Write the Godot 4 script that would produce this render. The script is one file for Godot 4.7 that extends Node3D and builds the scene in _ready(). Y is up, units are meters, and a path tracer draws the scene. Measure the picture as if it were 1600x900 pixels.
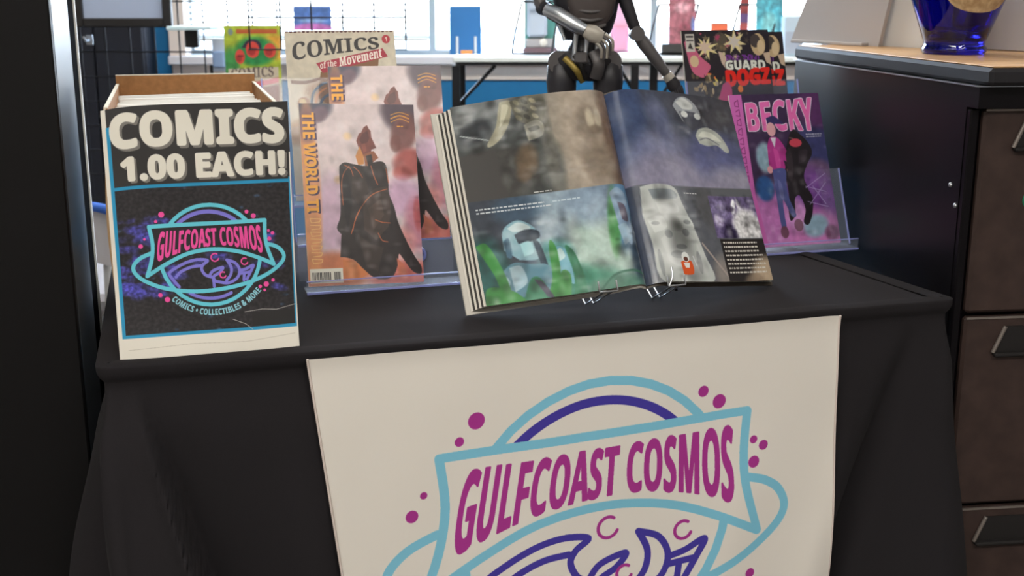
extends Node3D

# ---------------------------------------------------------------- geometry helper
class G:
	var st := SurfaceTool.new()
	func _init() -> void:
		st.begin(Mesh.PRIMITIVE_TRIANGLES)
		st.set_smooth_group(-1)
	func smooth(on: bool) -> void:
		st.set_smooth_group(0 if on else -1)
	func v(p: Vector3, uv := Vector2.ZERO) -> void:
		st.set_uv(uv)
		st.add_vertex(p)
	func quad(a: Vector3, b: Vector3, c: Vector3, d: Vector3, ua := Vector2.ZERO, ub := Vector2.ZERO, uc := Vector2.ZERO, ud := Vector2.ZERO) -> void:
		v(a, ua); v(c, uc); v(b, ub)
		v(a, ua); v(d, ud); v(c, uc)
	func cvx(pts: Array, c: Vector3) -> void:
		# a flat convex face whose outside points away from c
		var m := Vector3.ZERO
		for p in pts: m += p
		m /= pts.size()
		var n: Vector3 = (pts[1] - pts[0]).cross(pts[2] - pts[0])
		var out := n.dot(m - c) > 0.0
		for i in range(1, pts.size() - 1):
			v(pts[0])
			if out:
				v(pts[i + 1]); v(pts[i])
			else:
				v(pts[i]); v(pts[i + 1])
	func box(c: Vector3, s: Vector3, bev := 0.0, b := Basis()) -> G:
		smooth(false)
		var h := s * 0.5
		if bev <= 0.0:
			for ax in 3:
				for sg in [-1.0, 1.0]:
					var pts := []
					for q in [[-1, -1], [1, -1], [1, 1], [-1, 1]]:
						var p := Vector3.ZERO
						p[ax] = sg * h[ax]
						p[(ax + 1) % 3] = q[0] * h[(ax + 1) % 3]
						p[(ax + 2) % 3] = q[1] * h[(ax + 2) % 3]
						pts.append(c + b * p)
					cvx(pts, c)
			return self
		var corner := func(sx: float, sy: float, sz: float, ax: int) -> Vector3:
			var sg := Vector3(sx, sy, sz)
			var p := Vector3.ZERO
			for i in 3: p[i] = sg[i] * (h[i] if i == ax else h[i] - bev)
			return c + b * p
		var sgn := [-1.0, 1.0]
		for ax in 3:
			for s0 in sgn:
				var pts := []
				for q in [[-1, -1], [1, -1], [1, 1], [-1, 1]]:
					var w := [0.0, 0.0, 0.0]
					w[ax] = s0; w[(ax + 1) % 3] = float(q[0]); w[(ax + 2) % 3] = float(q[1])
					pts.append(corner.call(w[0], w[1], w[2], ax))
				cvx(pts, c)
			var a1 := (ax + 1) % 3
			var a2 := (ax + 2) % 3
			for s1 in sgn:
				for s2 in sgn:
					var w0 := [0.0, 0.0, 0.0]
					w0[ax] = -1.0; w0[a1] = s1; w0[a2] = s2
					var w1 := w0.duplicate()
					w1[ax] = 1.0
					cvx([corner.call(w0[0], w0[1], w0[2], a1), corner.call(w1[0], w1[1], w1[2], a1), corner.call(w1[0], w1[1], w1[2], a2), corner.call(w0[0], w0[1], w0[2], a2)], c)
		for x in sgn:
			for y in sgn:
				for z in sgn:
					cvx([corner.call(x, y, z, 0), corner.call(x, y, z, 1), corner.call(x, y, z, 2)], c)
		return self
	func tube(pts: Array, radii: Array, seg := 10, squash := 1.0, up := Vector3(0, 0, 1)) -> G:
		# a swept round bar; squash flattens it along "up"
		var rings := []
		var n := pts.size()
		for i in n:
			var t: Vector3 = (pts[mini(i + 1, n - 1)] - pts[maxi(i - 1, 0)]).normalized()
			var u := up - t * up.dot(t)
			if u.length() < 0.05: u = Vector3(1, 0, 0) - t * t.x
			u = u.normalized()
			var r := t.cross(u)
			var rad: float = radii[mini(i, radii.size() - 1)]
			var ring := []
			for k in seg:
				var a := TAU * k / seg
				ring.append(pts[i] + r * cos(a) * rad + u * sin(a) * rad * squash)
			rings.append(ring)
		smooth(true)
		for i in n - 1:
			for k in seg:
				var k2 := (k + 1) % seg
				quad(rings[i][k], rings[i][k2], rings[i + 1][k2], rings[i + 1][k])
		smooth(false)
		cvx(rings[0], pts[1])
		cvx(rings[n - 1], pts[n - 2])
		return self
	func lathe(prof: Array, seg := 40, at := Transform3D(), a0 := 0.0, a1 := TAU) -> G:
		smooth(true)
		for i in prof.size() - 1:
			for k in seg:
				var p := a0 + (a1 - a0) * k / seg
				var q := a0 + (a1 - a0) * (k + 1) / seg
				var f := func(r: Vector2, a: float) -> Vector3: return at * Vector3(sin(a) * r.x, r.y, cos(a) * r.x)
				quad(f.call(prof[i], p), f.call(prof[i], q), f.call(prof[i + 1], q), f.call(prof[i + 1], p))
		return self
	func sheet(nx: int, ny: int, f: Callable, uvf = null) -> G:
		# f(a, b) with a, b in 0..1; seen from the side where a runs right and b runs up
		smooth(true)
		var P := []
		var U := []
		for j in ny + 1:
			for i in nx + 1:
				var a := float(i) / nx
				var b := float(j) / ny
				P.append(f.call(a, b))
				U.append(uvf.call(a, b) if uvf != null else Vector2(a, 1.0 - b))
		for j in ny:
			for i in nx:
				var k := j * (nx + 1) + i
				quad(P[k], P[k + 1], P[k + nx + 2], P[k + nx + 1], U[k], U[k + 1], U[k + nx + 2], U[k + nx + 1])
		return self
	func prism(poly: PackedVector2Array, z0: float, z1: float, at := Transform3D()) -> G:
		smooth(false)
		var p := poly
		if Geometry2D.is_polygon_clockwise(p): p.reverse()
		var ix := Geometry2D.triangulate_polygon(p)
		for i in range(0, ix.size(), 3):
			var a := p[ix[i]]
			var b := p[ix[i + 1]]
			var c := p[ix[i + 2]]
			if (b - a).cross(c - a) < 0.0:
				var t := b
				b = c
				c = t
			v(at * Vector3(a.x, a.y, z1)); v(at * Vector3(c.x, c.y, z1)); v(at * Vector3(b.x, b.y, z1))
			v(at * Vector3(a.x, a.y, z0)); v(at * Vector3(b.x, b.y, z0)); v(at * Vector3(c.x, c.y, z0))
		for i in p.size():
			var a := p[i]
			var b := p[(i + 1) % p.size()]
			quad(at * Vector3(a.x, a.y, z0), at * Vector3(b.x, b.y, z0), at * Vector3(b.x, b.y, z1), at * Vector3(a.x, a.y, z1))
		return self
	func done(into: ArrayMesh = null) -> ArrayMesh:
		st.generate_normals()
		return st.commit(into)

# ---------------------------------------------------------------- flat print: drawn shapes, lettering and soft tones on one picture
class Art:
	var im: Image
	var W: int
	var H: int
	var map: Transform2D
	static var glyphs := {}
	func _init(w: int, h: int, bg: Color) -> void:
		W = w * 2
		H = h * 2
		im = Image.create(W, H, false, Image.FORMAT_RGBA8)
		im.fill(bg)
		map = Transform2D(Vector2(W, 0), Vector2(0, H), Vector2.ZERO)
	func fill(P: PackedVector2Array, c: Color) -> void:
		var lo := 1e9
		var hi := -1e9
		for p in P:
			lo = minf(lo, p.y)
			hi = maxf(hi, p.y)
		var n := P.size()
		for y in range(maxi(0, floori(lo)), mini(H - 1, ceili(hi)) + 1):
			var yc := y + 0.5
			var xs := []
			for i in n:
				var a := P[i]
				var b := P[(i + 1) % n]
				if (a.y <= yc) != (b.y <= yc):
					xs.append(a.x + (yc - a.y) * (b.x - a.x) / (b.y - a.y))
			xs.sort()
			for i in range(0, xs.size() - 1, 2):
				var x0 := maxi(0, roundi(xs[i]))
				var x1 := mini(W, roundi(xs[i + 1]))
				if x1 > x0: im.fill_rect(Rect2i(x0, y, x1 - x0, 1), c)
	func poly(pts: Array, c: Color) -> void:
		var P := PackedVector2Array()
		for p in pts: P.append(map * Vector2(p[0], p[1]))
		fill(P, c)
	func rect(x0: float, y0: float, x1: float, y1: float, c: Color) -> void:
		poly([[x0, y0], [x1, y0], [x1, y1], [x0, y1]], c)
	func oval(x: float, y: float, rx: float, ry: float, c: Color, rot := 0.0) -> void:
		var a := []
		for i in 28:
			var q := Vector2(cos(TAU * i / 28) * rx, sin(TAU * i / 28) * ry).rotated(rot)
			a.append([x + q.x, y + q.y])
		poly(a, c)
	func star(x: float, y: float, r0: float, r1: float, n: int, c: Color, asp := 1.0, tilt := 0.0) -> void:
		var a := []
		for i in n * 2:
			var r := r0 if i % 2 == 0 else r1
			a.append([x + sin(tilt + PI * i / n) * r, y - cos(tilt + PI * i / n) * r * asp])
		poly(a, c)
	static func curve(pts: Array, n := 8, closed := false) -> Array:
		var o := []
		var m := pts.size()
		for i in (m if closed else m - 1):
			var p := []
			for k in [-1, 0, 1, 2]:
				var j: int = posmod(i + k, m) if closed else clampi(i + k, 0, m - 1)
				p.append(Vector2(pts[j][0], pts[j][1]))
			for t in n:
				var q: Vector2 = p[1].cubic_interpolate(p[2], p[0], p[3], float(t) / n)
				o.append([q.x, q.y])
		if not closed: o.append(pts[m - 1])
		return o
	func stroke(pts: Array, w: float, c: Color, closed := false) -> void:
		# w in output pixels
		var P := PackedVector2Array()
		for p in pts: P.append(map * Vector2(p[0], p[1]))
		var n := P.size()
		for i in n:
			var q := PackedVector2Array()
			for k in 12: q.append(P[i] + Vector2.from_angle(TAU * k / 12) * w)
			fill(q, c)
			if i < n - 1 or closed:
				var b := P[(i + 1) % n]
				var s := (b - P[i]).orthogonal().normalized() * w
				fill(PackedVector2Array([P[i] + s, b + s, b - s, P[i] - s]), c)
	static func glyph(s: String, font: String, weight: int) -> PackedVector2Array:
		var key := s + font + str(weight)
		if not glyphs.has(key):
			var f := SystemFont.new()
			f.font_names = PackedStringArray([font])
			f.font_weight = weight
			var tm := TextMesh.new()
			tm.font = f
			tm.text = s
			tm.font_size = 64
			tm.depth = 0.0
			tm.curve_step = 2.0
			tm.pixel_size = 0.01
			var arr := tm.get_mesh_arrays()
			var vs: PackedVector3Array = arr[Mesh.ARRAY_VERTEX]
			var ix: PackedInt32Array = arr[Mesh.ARRAY_INDEX]
			var out := PackedVector2Array()
			var lo := Vector2(1e9, 1e9)
			var hi := -lo
			for p in vs:
				lo = lo.min(Vector2(p.x, p.y))
				hi = hi.max(Vector2(p.x, p.y))
			for i in ix: out.append((Vector2(vs[i].x, vs[i].y) - lo) / (hi - lo))
			glyphs[key] = out
		return glyphs[key]
	func text(s: String, warp: Callable, c: Color, grow := 0.0, font := "Droid Sans", weight := 700) -> void:
		# warp takes (0..1 across, 0..1 up) to picture coordinates
		var T := glyph(s, font, weight)
		var P := PackedVector2Array()
		for p in T: P.append(map * (warp.call(p) as Vector2))
		var offs := [Vector2.ZERO]
		if grow > 0.0:
			for k in 8: offs.append(Vector2.from_angle(TAU * k / 8) * grow)
		for o in offs:
			for i in range(0, P.size(), 3):
				fill(PackedVector2Array([P[i] + o, P[i + 1] + o, P[i + 2] + o]), c)
	func line(s: String, x0: float, y0: float, x1: float, y1: float, c: Color, grow := 0.0, font := "Droid Sans", weight := 700, skew := 0.0) -> void:
		# fitted into a box, y0 above y1
		text(s, func(p: Vector2) -> Vector2: return Vector2(lerpf(x0, x1, p.x), lerpf(y1, y0, p.y) + skew * p.x), c, grow, font, weight)
	func scribble(x0: float, y0: float, x1: float, y1: float, rows: int, c: Color, seed_: int, slope := 0.0) -> void:
		# print too small to read
		var r := RandomNumberGenerator.new()
		r.seed = seed_
		var dy := (y1 - y0) / rows
		for i in rows:
			var x := x0
			var end := x1 - r.randf() * 0.12 * (x1 - x0)
			while x < end:
				var w := r.randf_range(0.008, 0.03)
				var y := y0 + dy * i + slope * (x - x0)
				rect(x, y + dy * 0.28, minf(x + w, end), y + dy * 0.66, c)
				x += w + 0.006
	func soft(w: int, h: int, base: Color, blobs: Array, grain := 0.0, seed_ := 1, freq := 0.08, r := Rect2(0, 0, 1, 1)) -> void:
		# soft tones: each blob is [x, y, rx, ry, turn in degrees, colour with its strength in alpha, hardness]
		var px := PackedColorArray()
		px.resize(w * h)
		px.fill(base)
		for b in blobs:
			var rr: float = maxf(b[2], b[3] * float(h) / w) * 1.3
			var ry: float = maxf(b[3], b[2] * float(w) / h) * 1.3
			var ca := cos(deg_to_rad(b[4]))
			var sa := sin(deg_to_rad(b[4]))
			var hard: float = b[6] if b.size() > 6 else 1.0
			var col: Color = b[5]
			for j in range(maxi(0, floori((b[1] - ry) * h)), mini(h, ceili((b[1] + ry) * h) + 1)):
				for i in range(maxi(0, floori((b[0] - rr) * w)), mini(w, ceili((b[0] + rr) * w) + 1)):
					var dx: float = (i + 0.5) / w - b[0]
					var dy: float = ((j + 0.5) / h - b[1]) * h / w
					var u: float = (dx * ca + dy * sa) / b[2]
					var t: float = (dy * ca - dx * sa) / (b[3] * h / w)
					var d := u * u + t * t
					if d < 1.0:
						px[j * w + i] = px[j * w + i].lerp(Color(col, 1.0), col.a * smoothstep(0.0, 1.0, (1.0 - d) * minf(hard, 1.8) * 0.9))
		var small := Image.create(w, h, false, Image.FORMAT_RGBA8)
		var nz := FastNoiseLite.new()
		nz.seed = seed_
		nz.frequency = freq
		nz.fractal_octaves = 4
		for j in h:
			for i in w:
				var c := px[j * w + i]
				if grain > 0.0:
					var g := 1.0 + grain * nz.get_noise_2d(i, j) * 2.0
					c = Color(c.r * g, c.g * g, c.b * g).clamp()
				small.set_pixel(i, j, c)
		var q := Rect2i(Vector2i(r.position * Vector2(W, H)), Vector2i(r.size * Vector2(W, H)))
		small.resize(q.size.x, q.size.y, Image.INTERPOLATE_CUBIC)
		im.blit_rect(small, Rect2i(Vector2i.ZERO, q.size), q.position)
	func mottle(x0: float, y0: float, x1: float, y1: float, n: int, amt: float, size: float, seed_: int) -> void:
		# soft light and dark flecks, as in a printed photograph
		var r := RandomNumberGenerator.new()
		r.seed = seed_
		var dots := []
		for c in [Color.WHITE, Color.BLACK]:
			var d := Image.create(32, 32, false, Image.FORMAT_RGBA8)
			for j in 32:
				for i in 32:
					var q := Vector2(i - 15.5, j - 15.5).length() / 16.0
					d.set_pixel(i, j, Color(c, amt * smoothstep(1.0, 0.0, q)))
			dots.append(d)
		for i in n:
			var d := dots[i % 2].duplicate() as Image
			var w := maxi(6, int(W * size * r.randf_range(1.2, 3.2)))
			var h := maxi(6, int(W * size * r.randf_range(0.8, 3.4)))
			d.resize(w, h, Image.INTERPOLATE_BILINEAR)
			var at := Vector2(lerpf(x0, x1, r.randf()) * W - w / 2.0, lerpf(y0, y1, r.randf()) * H - h / 2.0)
			im.blend_rect(d, Rect2i(0, 0, w, h), Vector2i(at))
	func blur(n: int) -> void:
		var q := im.duplicate() as Image
		for i in n: q.shrink_x2()
		q.resize(W, H, Image.INTERPOLATE_CUBIC)
		im = q
	func done() -> ImageTexture:
		im.shrink_x2()
		return ImageTexture.create_from_image(im)

# ---------------------------------------------------------------- node helpers
var used := {}
func numbered(called: String) -> String:
	var n: int = used.get(called, 0)
	used[called] = n + 1
	return called if n == 0 else "%s_%03d" % [called, n]

func tag(o: Node, label: String, category: String, group := "") -> Node:
	o.set_meta("label", label)
	o.set_meta("category", category)
	if group: o.set_meta("group", group)
	return o

func thing(called: String, label: String, category: String, at := Vector3.ZERO, basis_ := Basis(), group := "") -> Node3D:
	var o := Node3D.new()
	o.name = numbered(called)
	add_child(o)
	o.transform = Transform3D(basis_, at)
	tag(o, label, category, group)
	return o

func part(called: String, mesh: Mesh, mats, parent: Node, label := "") -> MeshInstance3D:
	var o := MeshInstance3D.new()
	o.name = called if parent != self else numbered(called)
	o.mesh = mesh
	var list: Array = mats if mats is Array else [mats]
	for i in list.size():
		if i < mesh.get_surface_count(): o.set_surface_override_material(i, list[i])
	parent.add_child(o, true)
	if label: o.set_meta("label", label)
	return o

func struct(called: String, mesh: Mesh, m) -> MeshInstance3D:
	var o := part(called, mesh, m, self)
	o.set_meta("kind", "structure")
	return o

func mat(c: Color, rough := 0.6, metal := 0.0) -> StandardMaterial3D:
	var m := StandardMaterial3D.new()
	m.albedo_color = c
	m.roughness = rough
	m.metallic = metal
	return m

func pic(t: Texture2D, rough := 0.35) -> StandardMaterial3D:
	var m := mat(Color.WHITE, rough)
	m.albedo_texture = t
	m.texture_repeat = false
	return m

func noise_tex(freq: float, seed_: int, as_normal := false, strength := 4.0, size := 256, ramp: Gradient = null) -> NoiseTexture2D:
	var n := FastNoiseLite.new()
	n.noise_type = FastNoiseLite.TYPE_SIMPLEX_SMOOTH
	n.frequency = freq
	n.seed = seed_
	n.fractal_octaves = 4
	var t := NoiseTexture2D.new()
	t.width = size
	t.height = size
	t.seamless = true
	t.noise = n
	t.as_normal_map = as_normal
	t.bump_strength = strength
	if ramp: t.color_ramp = ramp
	return t

func tri(m: StandardMaterial3D, scale_: float) -> StandardMaterial3D:
	m.uv1_triplanar = true
	m.uv1_scale = Vector3.ONE * scale_
	return m

func pose(yaw: float, lean := 0.0, roll := 0.0) -> Basis:
	return Basis(Vector3.UP, deg_to_rad(yaw)) * Basis(Vector3.RIGHT, deg_to_rad(-lean)) * Basis(Vector3.BACK, deg_to_rad(roll))

func B(c: Vector3, s: Vector3, bev := 0.0, b := Basis()) -> ArrayMesh:
	return G.new().box(c, s, bev, b).done()

func T(pts: Array, r, seg := 10, squash := 1.0, up := Vector3(0, 0, 1)) -> ArrayMesh:
	return G.new().tube(pts, r if r is Array else [r], seg, squash, up).done()

func bend(pts: Array, n := 6) -> Array:
	var o := []
	var m := pts.size()
	for i in m - 1:
		for t in n:
			o.append((pts[i] as Vector3).cubic_interpolate(pts[i + 1], pts[maxi(i - 1, 0)], pts[mini(i + 2, m - 1)], float(t) / n))
	o.append(pts[m - 1])
	return o

func rgb(r: int, g: int, b: int, a := 1.0) -> Color:
	return Color(r / 255.0, g / 255.0, b / 255.0, a)

# the display table: u runs along its front edge to the right, w runs from the front edge to the back
const TABLE := Vector3(-0.463, 0.0, -1.266)
const YAW := 16.19
const TOP := 0.74
var TB := Basis(Vector3.UP, deg_to_rad(YAW))
func on_table(u: float, w: float, y := TOP) -> Vector3:
	return TABLE + TB * Vector3(u, 0, -w) + Vector3(0, y, 0)

# shared materials
var M := {}

func make_materials() -> void:
	var weave := noise_tex(0.12, 5, true, 3.0)
	var fab := mat(rgb(38, 36, 38), 0.95)
	fab.metallic_specular = 0.12
	fab.normal_enabled = true
	fab.normal_texture = noise_tex(0.25, 7, true, 2.0)
	fab.normal_scale = 0.35
	tri(fab, 14.0)
	fab.rim_enabled = true
	fab.rim = 0.15
	M.cloth = fab
	var black := mat(rgb(30, 28, 28), 0.42)
	M.black = black
	M.black_metal = mat(rgb(28, 28, 30), 0.38, 0.3)
	M.wire = mat(rgb(36, 36, 40), 0.4, 0.5)
	M.silver = mat(rgb(205, 208, 212), 0.28, 0.9)
	var g := mat(Color(0.86, 0.9, 0.98, 0.06), 0.1)
	g.metallic_specular = 0.2
	g.transparency = BaseMaterial3D.TRANSPARENCY_ALPHA
	M.acrylic = g
	var ge := mat(Color(0.66, 0.68, 0.92, 0.5), 0.2)
	ge.metallic_specular = 0.3
	ge.transparency = BaseMaterial3D.TRANSPARENCY_ALPHA
	M.acrylic_edge = ge
	var gf := mat(Color(0.80, 0.82, 0.92, 0.10), 0.45)
	gf.transparency = BaseMaterial3D.TRANSPARENCY_ALPHA
	gf.metallic_specular = 0.3
	M.acrylic_flat = gf
	var pane := mat(Color(0.95, 0.98, 1.0, 0.04), 0.02)
	pane.transparency = BaseMaterial3D.TRANSPARENCY_ALPHA
	M.pane = pane
	M.paper = mat(rgb(226, 220, 208), 0.8)
	M.white = mat(rgb(225, 224, 220), 0.55)
	var kraft := mat(rgb(176, 124, 76), 0.85)
	kraft.albedo_texture = noise_tex(0.05, 21, false, 1.0, 256, ramp2(Color(0.86, 0.86, 0.86), Color(1, 1, 1)))
	tri(kraft, 6.0)
	M.kraft = kraft
	var edge := mat(rgb(196, 160, 116), 0.9)
	M.kraft_edge = edge
	var card := mat(rgb(216, 208, 192), 0.75)
	card.albedo_texture = noise_tex(0.03, 22, false, 1.0, 256, ramp2(Color(0.95, 0.945, 0.93), Color(1, 1, 1)))
	tri(card, 5.0)
	M.card = card

func ramp2(a: Color, b: Color) -> Gradient:
	var r := Gradient.new()
	r.set_color(0, a)
	r.set_color(1, b)
	return r

# ---------------------------------------------------------------- the shop's round emblem, in its own drawing units
func emblem(a: Art, to: Transform2D, k: float, sky: Color, deep: Color, pink: Color, back: Color, tagline: Color) -> void:
	var keep := a.map
	a.map = keep * to
	var ring := func(cx: float, cy: float, rx: float, ry: float, a0: float, a1: float) -> Array:
		var o := []
		for i in 41:
			var t := deg_to_rad(lerpf(a0, a1, i / 40.0))
			o.append([cx + cos(t) * rx, cy + sin(t) * ry])
		return o
	a.stroke(ring.call(507, 370, 272, 275, 0, 360), 11 * k, sky)
	a.stroke(ring.call(500, 372, 238, 240, 195, 345), 11 * k, deep)
	a.stroke(ring.call(505, 368, 238, 242, 62, 118), 9 * k, deep)
	# the wave
	var waves := [
		[[335, 545], [305, 508], [283, 470], [325, 437], [385, 408], [440, 396], [490, 402], [466, 424], [457, 448], [474, 478], [500, 490], [520, 496]],
		[[318, 492], [345, 462], [400, 437], [452, 430]],
		[[498, 488], [520, 458], [572, 441], [555, 468], [522, 490], [530, 514], [556, 521]],
		[[520, 498], [524, 545]],
		[[595, 400], [640, 416], [664, 455], [652, 498], [605, 526], [552, 521]],
		[[595, 400], [618, 440], [616, 480], [592, 512]],
		[[664, 460], [700, 450], [740, 430], [726, 465], [704, 508]],
		[[664, 476], [722, 468]], [[690, 476], [688, 512]]]
	for w in waves: a.stroke(Art.curve(w, 6), 8.5 * k, deep)
	for m in [[530, 385, 21], [692, 408, 18], [573, 482, 16]]:
		a.stroke(ring.call(m[0], m[1], m[2], m[2], 20, 300), 4 * k, pink)
	# ribbon
	var rib := Art.curve([[180, 215], [400, 203], [600, 192], [805, 178]], 4)
	rib += Art.curve([[805, 178], [806, 260], [818, 330], [855, 425]], 4).slice(1)
	rib += Art.curve([[855, 425], [770, 388], [650, 351], [520, 340], [390, 361], [270, 418], [165, 485]], 4).slice(1)
	rib += Art.curve([[165, 485], [190, 400], [198, 310], [180, 215]], 4).slice(1, 12)
	a.poly(rib, back)
	a.stroke(rib, 11 * k, sky, true)
	var words := func(p: Vector2) -> Vector2:
		var x := lerpf(232, 776, p.x) - (1.0 - p.y) * 16.0 * (1.0 - 2.2 * p.x)
		var top := lerpf(244, 205, p.x)
		var bot := lerpf(lerpf(414, 258, p.x), lerpf(258, 364, p.x), p.x)
		return Vector2(x, lerpf(bot, top, p.y))
	a.text("GULFCOAST COSMOS", words, pink, 2.2 if k < 1.5 else 3.2)
	# the planet's ring passes in front
	a.stroke(Art.curve([[186, 360], [130, 386], [95, 425], [100, 465], [150, 510], [260, 553], [410, 571], [560, 560], [700, 530], [810, 485], [885, 430], [912, 385], [895, 345], [860, 322], [822, 312]], 5), 11 * k, sky)
	for d in [[247, 150, 16], [217, 187, 9], [155, 282, 7], [135, 320, 12], [233, 590, 12], [270, 615, 15], [705, 132, 11], [742, 155, 14], [825, 237, 8], [848, 250, 10], [830, 282, 12], [850, 515, 10], [812, 537, 15], [778, 550, 10], [803, 570, 8]]:
		a.oval(d[0], d[1], d[2], d[2], pink)
	a.text("COMICS \u2022 COLLECTIBLES & MORE", func(p: Vector2) -> Vector2:
		var t := deg_to_rad(lerpf(131, 38, p.x))
		return Vector2(515, 362) + Vector2(cos(t), sin(t)) * (342.0 - 34.0 * p.y), tagline, 0.8 * k)
	a.map = keep

# ---------------------------------------------------------------- printed pictures
func art_sign() -> ImageTexture:
	var a := Art.new(620, 800, rgb(222, 216, 204))
	var bl := []
	var r := RandomNumberGenerator.new()
	r.seed = 11
	for i in 70:
		var edge := r.randf() < 0.7
		bl.append([r.randf_range(0.0, 0.3) if edge else r.randf(), r.randf_range(0.2, 0.75), r.randf_range(0.03, 0.12), r.randf_range(0.015, 0.05), r.randf_range(-25, 25), Color(rgb(76, 74, 176), r.randf_range(0.25, 0.75)), 1.0])
	for i in 24:
		bl.append([r.randf(), r.randf(), r.randf_range(0.01, 0.03), r.randf_range(0.01, 0.02), 0, Color(rgb(58, 90, 128), 0.5), 1.0])
	a.soft(150, 150, rgb(36, 33, 36), bl, 0.35, 3, 0.2, Rect2(0.035, 0.315, 0.955, 0.595))
	a.rect(0.025, 0.0, 1.0, 0.315, rgb(44, 42, 42))
	var cy := rgb(34, 142, 186)
	a.rect(0.022, 0.07, 0.04, 0.915, cy)
	a.rect(0.022, 0.308, 1.0, 0.322, cy)
	a.rect(0.022, 0.905, 1.0, 0.918, cy)
	a.rect(0.985, 0.30, 0.993, 0.915, cy)
	a.rect(0.993, 0.2, 1.0, 1.0, rgb(222, 216, 204))
	for s in [[0.012, 0.010, rgb(118, 114, 108)], [0.0, 0.0, rgb(222, 217, 204)]]:
		a.line("COMICS", 0.045 + s[0], 0.028 + s[1], 0.965 + s[0], 0.158 + s[1], s[2], 11.0)
		a.line("1.00 EACH!", 0.085 + s[0], 0.195 + s[1] * 0.8, 0.965 + s[0], 0.288 + s[1] * 0.8, s[2], 8.0)
	var to := Transform2D(Vector2(0.0010115, 0.0000383), Vector2(-0.0000471, 0.000734), Vector2(0.0343, 0.3098))
	emblem(a, to, 1.2, rgb(98, 198, 216), rgb(124, 118, 210), rgb(232, 76, 156), rgb(34, 31, 36), rgb(140, 200, 214))
	# tape creases: reflections off the crumpled tape painted in as pale lines
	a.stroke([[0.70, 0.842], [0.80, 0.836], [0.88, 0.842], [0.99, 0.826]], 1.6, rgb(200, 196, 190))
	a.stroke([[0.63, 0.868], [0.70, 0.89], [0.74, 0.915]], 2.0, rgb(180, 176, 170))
	a.rect(0.74, 0.846, 0.985, 0.902, rgb(30, 28, 28))
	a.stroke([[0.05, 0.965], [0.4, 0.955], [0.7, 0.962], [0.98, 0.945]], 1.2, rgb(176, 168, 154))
	return a.done()

func art_banner() -> ImageTexture:
	var a := Art.new(1280, 992, rgb(216, 210, 201))
	# picture covers u 0.20..1.00 and drop 0..0.62 metres
	var to := Transform2D(Vector2(0.000663 / 0.8, 0.0000062 / 0.62), Vector2(-0.0000548 / 0.8, 0.000687 / 0.62), Vector2((0.2779 - 0.2) / 0.8, -0.0034 / 0.62))
	emblem(a, to, 1.75, rgb(118, 184, 208), rgb(58, 46, 146), rgb(158, 40, 132), rgb(216, 210, 201), rgb(118, 184, 208))
	return a.done()

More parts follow.
